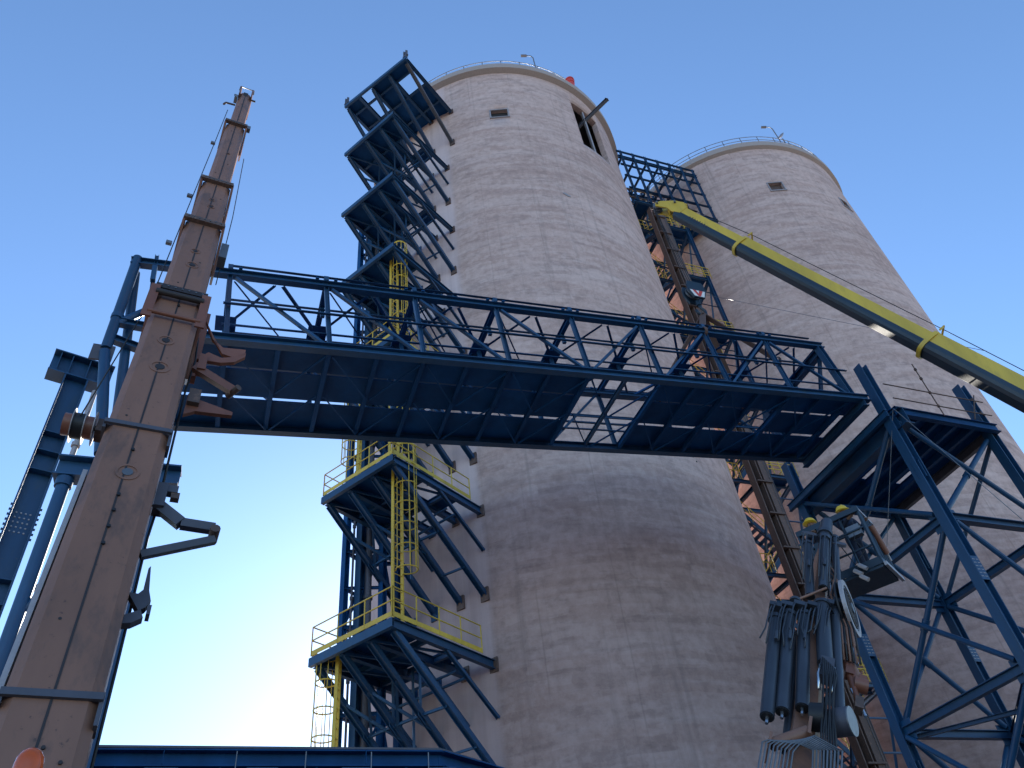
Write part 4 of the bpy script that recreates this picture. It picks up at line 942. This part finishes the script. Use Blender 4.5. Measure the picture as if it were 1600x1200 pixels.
tube('wrist_cylinder', LP(5.55, -.16, .2), LP(6.35, -.15, .14), .12, 'cyl', lc, 16); tube('wrist_collar', LP(5.75, -.16, .19), LP(5.85, -.16, .19), .15, 'cyl', lc, 16)
disc('wrist_cover', LP(5.7, -.42, .18), ln + la*.4, .17, .05, 'cyl', lc, 20); disc('wrist_cover', LP(5.7, .1, .1), ln + la*.4, .16, .06, 'purl', lc, 20)
# pipes and hoses over the cylinder heads
rnd = random.Random(3)
for i in range(15):
    a = -.86 + i*.066 + rnd.uniform(-.03, .03); s = 2.7 + .5*(i/15) + rnd.uniform(-.12, .12)
    poly_tube('hydraulic_pipe', [LP(s+.25+rnd.uniform(-.05, .1), a+.12, .1), LP(s+.22, a+.02, .30), LP(s+.05, a, .33), LP(s-.25-rnd.uniform(0, .3), a-.01, .32), LP(s-.35-rnd.uniform(0, .5), a+rnd.uniform(-.07, .07), .28)], .014, 'cyl', lc, 5)
for i in range(7):
    a = -.56 + .1*i + rnd.uniform(-.03, .03)
    poly_tube('hydraulic_pipe', [LP(5.45+.05*i, a+.05, .12), LP(5.4+.03*i, a, .33), LP(5.0, a+.01, .33), LP(4.3-rnd.random()*.4, a+.06, .28)], .014, 'cyl', lc, 5)
for (s, a) in ((3.05, -.8), (3.15, -.62), (3.25, -.42), (3.32, -.2), (3.5, .02), (3.6, .2)): block('head_clamp', LP(s, a, .16), la*.05, lx*.1, ln*.13, 'cyl', lc)
beam('head_bar', LP(3.0, -.86, .1), LP(3.72, .24, .1), .07, .1, 'cyl', lc)
for (s, a, d) in ((2.3, -.7, .3), (2.4, -.5, .3), (2.5, -.28, .3), (4.6, -.38, .3), (4.7, -.12, .33)): tube('pipe_union', LP(s, a, d), LP(s-.2, a+.01, d), .03, 'cyl', lc, 8)
tube('link_bar', LP(3.37, -.47, .24), LP(3.86, -.03, .28), .025, 'tan', lc, 8); disc('link_pin', LP(3.36, -.5, .2), la, .1, .06, 'cyl', lc, 14)
# valve block under the central cylinder
block('valve_block', LP(1.75, .1, .25), la*.22, lx*.1, ln*.09, 'purl', lc)
for i in range(7):
    poly_tube('hose', [LP(1.9-.03*i, .02+.03*i, .36), LP(1.5, .05+.03*i, .42), LP(1.0, .08+.02*i+.04*(i % 2), .36), LP(.5, .1+.03*i, .3), LP(-.5, .14+.04*i, .28)], .016, 'black', lc, 6)
for sg in (0, 1): poly_tube('bright_pipe', [LP(1.75, -.0+.2*sg, .34), LP(1.5, -.02+.22*sg, .36), LP(1.2, .02+.18*sg, .34)], .025, 'chrome', lc, 6)
disc('swing_motor', LP(.9, .36, .12), lx*.8 + ln*.5, .2, .35, 'purl', lc, 22); disc('motor_cover', LP(.88, .50, .22), lx*.8 + ln*.5, .205, .02, 'grey', lc, 22)
disc('motor_drum', LP(.8, .06, .18), lx*.9 + ln*.3, .2, .2, 'black', lc, 20)
tube('pivot_roller', LP(-.02, -.5, .22), LP(.42, -.06, .22), .09, 'tan', lc, 16); block('roller_cheek', LP(.45, -.05, .2), la*.16, lx*.02, ln*.14, 'tan', lc); block('roller_cheek', LP(-.06, -.53, .2), la*.16, lx*.02, ln*.14, 'tan', lc)
for i in range(9):
    k_ = i*.045
    poly_tube('steel_line', [LP(-1.6, -.60+k_*1.0, .34), LP(-.16, -.62+k_*1.1, .36), LP(-.10+k_*.25, -.56+k_*1.1, .36), LP(.02+k_*.6, -.2+k_*.6, .36), LP(-.02+k_*.4, .02+k_, .36), LP(-1.6, .10+k_*.8, .34)], .013, 'grey', lc, 5)
# hose reel
hr = thing('hose_reel', LP(3.83, .40, 0), 'oval-looking pale hose reel disc on the side of the loader crane', 'reel')
ax = (lx*.88 + ln*.46 + la*.1).normalized(); ce = LP(3.83, .40, .0)
ring('rim', ce, ax, .40, .50, .06, 'frame', hr, 36); disc('face', ce, ax, .40, .03, 'grey', hr, 30); disc('hub', ce + ax*.03, ax, .09, .06, 'grey', hr, 16)
for k_ in range(5):
    r_ = .14 + .05*k_; _, rx, ry = frame(ax); poly_tube('hose_coil', [ce + ax*.025 + rx*r_*math.cos(2*math.pi*i/24) + ry*r_*math.sin(2*math.pi*i/24) for i in range(24)], .018, 'seam', hr, 5, True)
disc('back_face', ce - ax*.1, ax, .48, .03, 'black', hr, 30)
# orange fittings to the right of the boom
for (s0, a0, s1, a1, r_, m_) in ((3.3, .42, 2.9, .50, .07, 'tan'), (2.9, .48, 2.5, .56, .045, 'chrome'), (2.7, .45, 1.95, .58, .06, 'orange'), (2.6, .36, 1.7, .6, .05, 'orange'), (2.45, .5, 2.0, .68, .06, 'tan'), (1.9, .5, 1.4, .72, .03, 'chrome')):
    tube('winch_fitting', LP(s0, a0, -.1), LP(s1, a1, -.1), r_, m_, lc, 12)
for (s, a) in ((2.1, .66), (2.3, .46), (1.6, .62), (2.75, .38)): block('winch_lug', LP(s, a, -.1), la*.12, lx*.06, ln*.08, 'orange' if s > 2 else 'rust', lc)
disc('winch_drum', LP(2.05, .64, -.1), lx, .12, .2, 'orange', lc, 18)
for i in range(6): poly_tube('hose', [LP(4.9-.1*i, -.02, .1), LP(4.5-.1*i, .10+.02*i, .2), LP(3.9, .06+.03*i, .15), LP(3.2, .28+.04*i, .06), LP(2.4, .36+.05*i, .02)], .017, 'black' if i % 2 else 'tan', lc, 6)
for i in range(3): tube('bright_rod', LP(4.5-.3*i, .02+.03*i, .12), LP(3.9-.3*i, .06+.05*i, .12), .02, 'chrome', lc, 6)
# pedestal and truck bed outside the picture
pb = LP(-3.0, 0, -.2); tube('pedestal', V((pb.x, pb.y, 0)), pb, .3, 'tan', lc, 18)
block('truck_bed', V((pb.x-.4, pb.y, 1.05)), V((1.2, 0, 0)), V((0, 3.2, 0)), UP*.2, 'crane_k', lc)
for sg in (-1, 1):
    for yy_ in (-2, 1.6, 2.6): disc('wheel', V((pb.x-.4+sg*1.0, pb.y+yy_, .5)), (1, 0, 0), .5, .35, 'black', lc, 18)
# basket
NT = V((6.87, 14.48, 10.02)); e1 = V((.823, -.567, 0)).normalized(); e2 = V((.567, .823, 0)).normalized()
BL_, BW_, BH_ = 1.35, .92, 1.3
wb = thing('work_basket', NT - e1*BL_/2 + e2*BW_/2 - UP*BH_, 'dark steel work basket lifted in front of the trestle tower', 'basket')
K = lambda a, b_, h: NT - e1*a + e2*b_ - UP*(BH_-h)          # a from right to left, b away, h above the floor
slab('floor', [K(0, 0, 0), K(BL_, 0, 0), K(BL_, BW_, 0), K(0, BW_, 0)], .06, 'crane_k', wb)
beam('top_rail', K(-.03, 0, BH_), K(BL_+.03, 0, BH_), .09, .12, 'crane_k', wb)
beam('top_rail', K(-.03, BW_, BH_), K(BL_+.03, BW_, BH_), .06, .06, 'crane_k', wb)
for a in (0, BL_): beam('top_rail', K(a, .05, BH_), K(a, BW_-.04, BH_), .06, .06, 'frame' if a == 0 else 'crane_k', wb)
for a in (0, BL_):
    for b_ in (0, BW_): beam('corner_post', K(a, b_, .002), K(a, b_, BH_-.03), .05, .05, 'crane_k', wb)
for a in (.42, .93): beam('front_post', K(a, .0, .002), K(a, 0, BH_-.06), .035, .035, 'crane_k', wb)
for h in (.45, .88):
    beam('mid_rail', K(.03, 0, h), K(BL_-.03, 0, h), .03, .03, 'crane_k', wb); beam('mid_rail', K(.03, BW_, h), K(BL_-.03, BW_, h), .03, .03, 'crane_k', wb)
for b_ in (.2, .38, .56, .74): beam('side_bar', K(0, b_, .01), K(0, b_, BH_-.03), .03, .03, 'crane_k', wb); beam('side_bar', K(BL_, b_, .01), K(BL_, b_, BH_-.03), .03, .03, 'crane_k', wb)
for nm, a, b_, c_, d in (('f', -.02, -.02, BL_+.02, -.02), ('b', -.02, BW_+.02, BL_+.02, BW_+.02), ('r', -.02, -.02, -.02, BW_+.02), ('l', BL_+.02, -.02, BL_+.02, BW_+.02)):
    beam('kick_plate', K(a, b_, .08), K(c_, d, .08), .012, .16, 'crane_k', wb)
beam('floor_lip', K(-.06, -.02, -.02), K(-.06, BW_+.12, -.02), .06, .08, 'frame', wb)
beam('mount_plate', K(.86, -.07, BH_-.05), K(.86, -.09, .25), .14, .05, 'crane_k', wb); block('mount_bracket', K(.9, -.16, .62), e1*.16, e2*.12, UP*.2, 'crane_k', wb)
block('control_box', K(.25, .1, .9), e1*.14, e2*.08, UP*.12, 'grey', wb); 
tube('tool_tube', K(-.06, .35, 1.0), K(-.07, .62, .42), .06, 'orange', wb, 12); tube('tool_tip', K(-.07, .62, .42), K(-.07, .68, .28), .02, 'frame', wb, 8)
poly_tube('cable', [K(.2, .05, 1.1), K(.3, .02, .7), K(.22, .02, .4), K(.5, .03, .2), K(.62, .02, .7)], .012, 'black', wb, 5)
for (a, h) in ((.55, .05), (.42, .12), (.48, -.1)): tube('work_light', K(a, -.08, h), K(a-.12, -.1, h-.14), .045, 'frame', wb, 10)
beam('mount_arm', LP(6.3, -.14, .0), K(.9, -.1, .62), .12, .12, 'crane_k', lc)
# workers
def person(pos, face, label, lean=0.0, arms=((.35, .30), (.30, .42)), tilt=0.0, step=.0):
    f = V(face).normalized(); r = V((f.y, -f.x, 0)); p = V(pos)
    root = thing('person', pos, label, 'person', 'workers in the basket')
    Jn = {}
    def J(k_, side_, fwd, up_): Jn[k_] = p + r*side_ + f*(fwd + lean*max(0, up_-.85)) + UP*up_
    J('pelvis', 0, 0, .92); J('waist', 0, .01, 1.05); J('chest', 0, .0, 1.26); J('neckb', 0, .0, 1.42); J('neck', 0, .015, 1.48); J('head', 0, .03, 1.57); J('crown', 0, .03, 1.66)
    for k_, sg in (('l', -1), ('r', 1)):
        st = step*sg
        J('hip'+k_, .09*sg, 0, .88); J('knee'+k_, .11*sg, .05+st*.6, .48); J('ank'+k_, .11*sg, st, .09); J('toe'+k_, .13*sg, st+.16, .04)
        fa, ua = arms[0 if sg < 0 else 1]
        J('sh'+k_, .185*sg, .0, 1.39); J('el'+k_, .25*sg, .10, 1.13); J('wr'+k_, .20*sg, fa, 1.13+ua*.2); J('ha'+k_, .18*sg, fa+.08, 1.15+ua*.2)
    E_ = [('pelvis', 'waist'), ('waist', 'chest'), ('chest', 'neckb'), ('neckb', 'neck'), ('neck', 'head'), ('head', 'crown')]
    for k_ in 'lr': E_ += [('pelvis', 'hip'+k_), ('hip'+k_, 'knee'+k_), ('knee'+k_, 'ank'+k_), ('ank'+k_, 'toe'+k_), ('neckb', 'sh'+k_), ('sh'+k_, 'el'+k_), ('el'+k_, 'wr'+k_), ('wr'+k_, 'ha'+k_)]
    R_ = dict(pelvis=.14, waist=.135, chest=.155, neckb=.10, neck=.055, head=.085, crown=.07)
    for k_ in 'lr': R_.update({'hip'+k_: .10, 'knee'+k_: .072, 'ank'+k_: .05, 'toe'+k_: .045, 'sh'+k_: .075, 'el'+k_: .055, 'wr'+k_: .04, 'ha'+k_: .042})
    # fingers, each a short bent chain from the palm
    for k_, sg in (('l', -1), ('r', 1)):
        w_, h_ = Jn['wr'+k_], Jn['ha'+k_]; dirn = (h_-w_).normalized(); ax_ = r
        for i in range(4):
            a = h_ + ax_*(.027*(i-1.5)); k1 = 'f%s%da' % (k_, i); k2 = 'f%s%db' % (k_, i); ln_ = (.045, .055, .052, .04)[i]
            Jn[k1] = a + dirn*ln_ + UP*-.004; Jn[k2] = a + dirn*(ln_*1.35) - UP*ln_*.75; E_ += [('ha'+k_, k1), (k1, k2)]; R_[k1] = .010; R_[k2] = .008
        k1, k2 = 't%sa' % k_, 't%sb' % k_
        Jn[k1] = w_ + dirn*.04 - ax_*sg*.05; Jn[k2] = Jn[k1] + dirn*.05 - UP*.02; E_ += [('wr'+k_, k1), (k1, k2)]; R_[k1] = .012; R_[k2] = .009
    names = list(Jn); idx = {k_: i for i, k_ in enumerate(names)}
    me = bpy.data.meshes.new('body_tmp'); me.from_pydata([tuple(Jn[k_] - p) for k_ in names], [(idx[a], idx[b_]) for a, b_ in E_], [])
    ob = bpy.data.objects.new('body_tmp', me); col.objects.link(ob)
    sk = ob.modifiers.new('skin', 'SKIN'); sk.use_smooth_shade = True
    for i, k_ in enumerate(names): v = me.skin_vertices[0].data[i]; v.radius = (R_[k_], R_[k_]); v.use_root = (k_ == 'pelvis')
    sb = ob.modifiers.new('sub', 'SUBSURF'); sb.levels = 1; sb.render_levels = 1
    dg = bpy.context.evaluated_depsgraph_get(); m2 = bpy.data.meshes.new_from_object(ob.evaluated_get(dg)); bpy.data.objects.remove(ob)
    m2.name = 'body'; m2.materials.clear()
    for k_ in ('navy_cloth', 'skin', 'boot'): m2.materials.append(M[k_])
    hands = [Jn['ha'+k_] - p for k_ in 'lr']; nk = (Jn['neck'] - p).z
    for pl in m2.polygons:
        c_ = pl.center; pl.use_smooth = True
        pl.material_index = 1 if (c_.z > nk-.02 or min((c_-h_).length for h_ in hands) < .10) else (2 if c_.z < .13 else 0)
    bo = bpy.data.objects.new('body', m2); col.objects.link(bo); bo.parent = root; OFF[bo] = p
    # face
    hd = Jn['head']
    for sg in (-1, 1):
        disc('eye', hd + f*.082 + r*.03*sg + UP*.0, f, .010, .008, 'boot', bo, 8); disc('ear', hd + r*.088*sg - UP*.005, r, .026, .02, 'skin', bo, 10)
    block('nose', hd + f*.092 - UP*.025, r*.011, f*.014, UP*.02, 'skin', bo); block('mouth', hd + f*.082 - UP*.058, r*.022, f*.004, UP*.004, 'boot', bo)
    # helmet
    c0 = Jn['head'] + UP*.035; vs_, fs = [], []; nn = 22
    axu = (UP + f*tilt).normalized(); _, hx_, hy_ = frame(axu)
    prof_ = [(.145, .0), (.148, .012), (.118, .018), (.117, .05), (.108, .088), (.085, .118), (.05, .136), (.01, .142)]
    for r_, h in prof_: vs_ += [c0 + axu*h + hx_*r_*math.cos(2*math.pi*i/nn) + hy_*r_*1.08*math.sin(2*math.pi*i/nn) + f*(.02 if r_ > .13 else .0) for i in range(nn)]
    for k_ in range(len(prof_)-1): fs += [(k_*nn+i, k_*nn+(i+1) % nn, (k_+1)*nn+(i+1) % nn, (k_+1)*nn+i) for i in range(nn)]
    fs += [tuple(range(nn))[::-1], tuple(range((len(prof_)-1)*nn, len(prof_)*nn))]
    hm = mesh('helmet', vs_, fs, 'helmet', root, True)
    beam('helmet_ridge', c0 + axu*.14 - f*.05, c0 + axu*.14 + f*.05, .03, .012, 'helmet', hm)
    return root
person(K(.42, .48, .0), e1*.5 - e2*.4, 'worker in navy overalls and yellow helmet, standing tall beside the basket tool tube', .06, ((.32, .2), (.36, .5)), .1, .12)
person(K(1.06, .45, -.0) - UP*.0, -e2*.8 - e1*.2, 'worker in yellow helmet, mostly hidden behind the basket rail over the cylinders', .10, ((.34, .3), (.30, .3)), -.1, .05)
# guy wires round the trestle
gw = thing('guy_wires', TA + UP*DK, 'thin steel guy wires fanning down from the trestle deck corner', 'wire')
for a, b_ in ((TA + UP*18.7 - G2*.4 - G1*.1, V((12.0, 25.5, 13.6))), (TA + UP*18.7 - G2*.45 - G1*.1, V((17.2, 20.6, 4.5))), (V((12.5, 36.6, 42)), V((19.5, 24.2, 22))), (TB + UP*16 + G2*.2, V((23, 26, 9)))):
    tube('wire', a, b_, .012, 'grey', gw, 5)
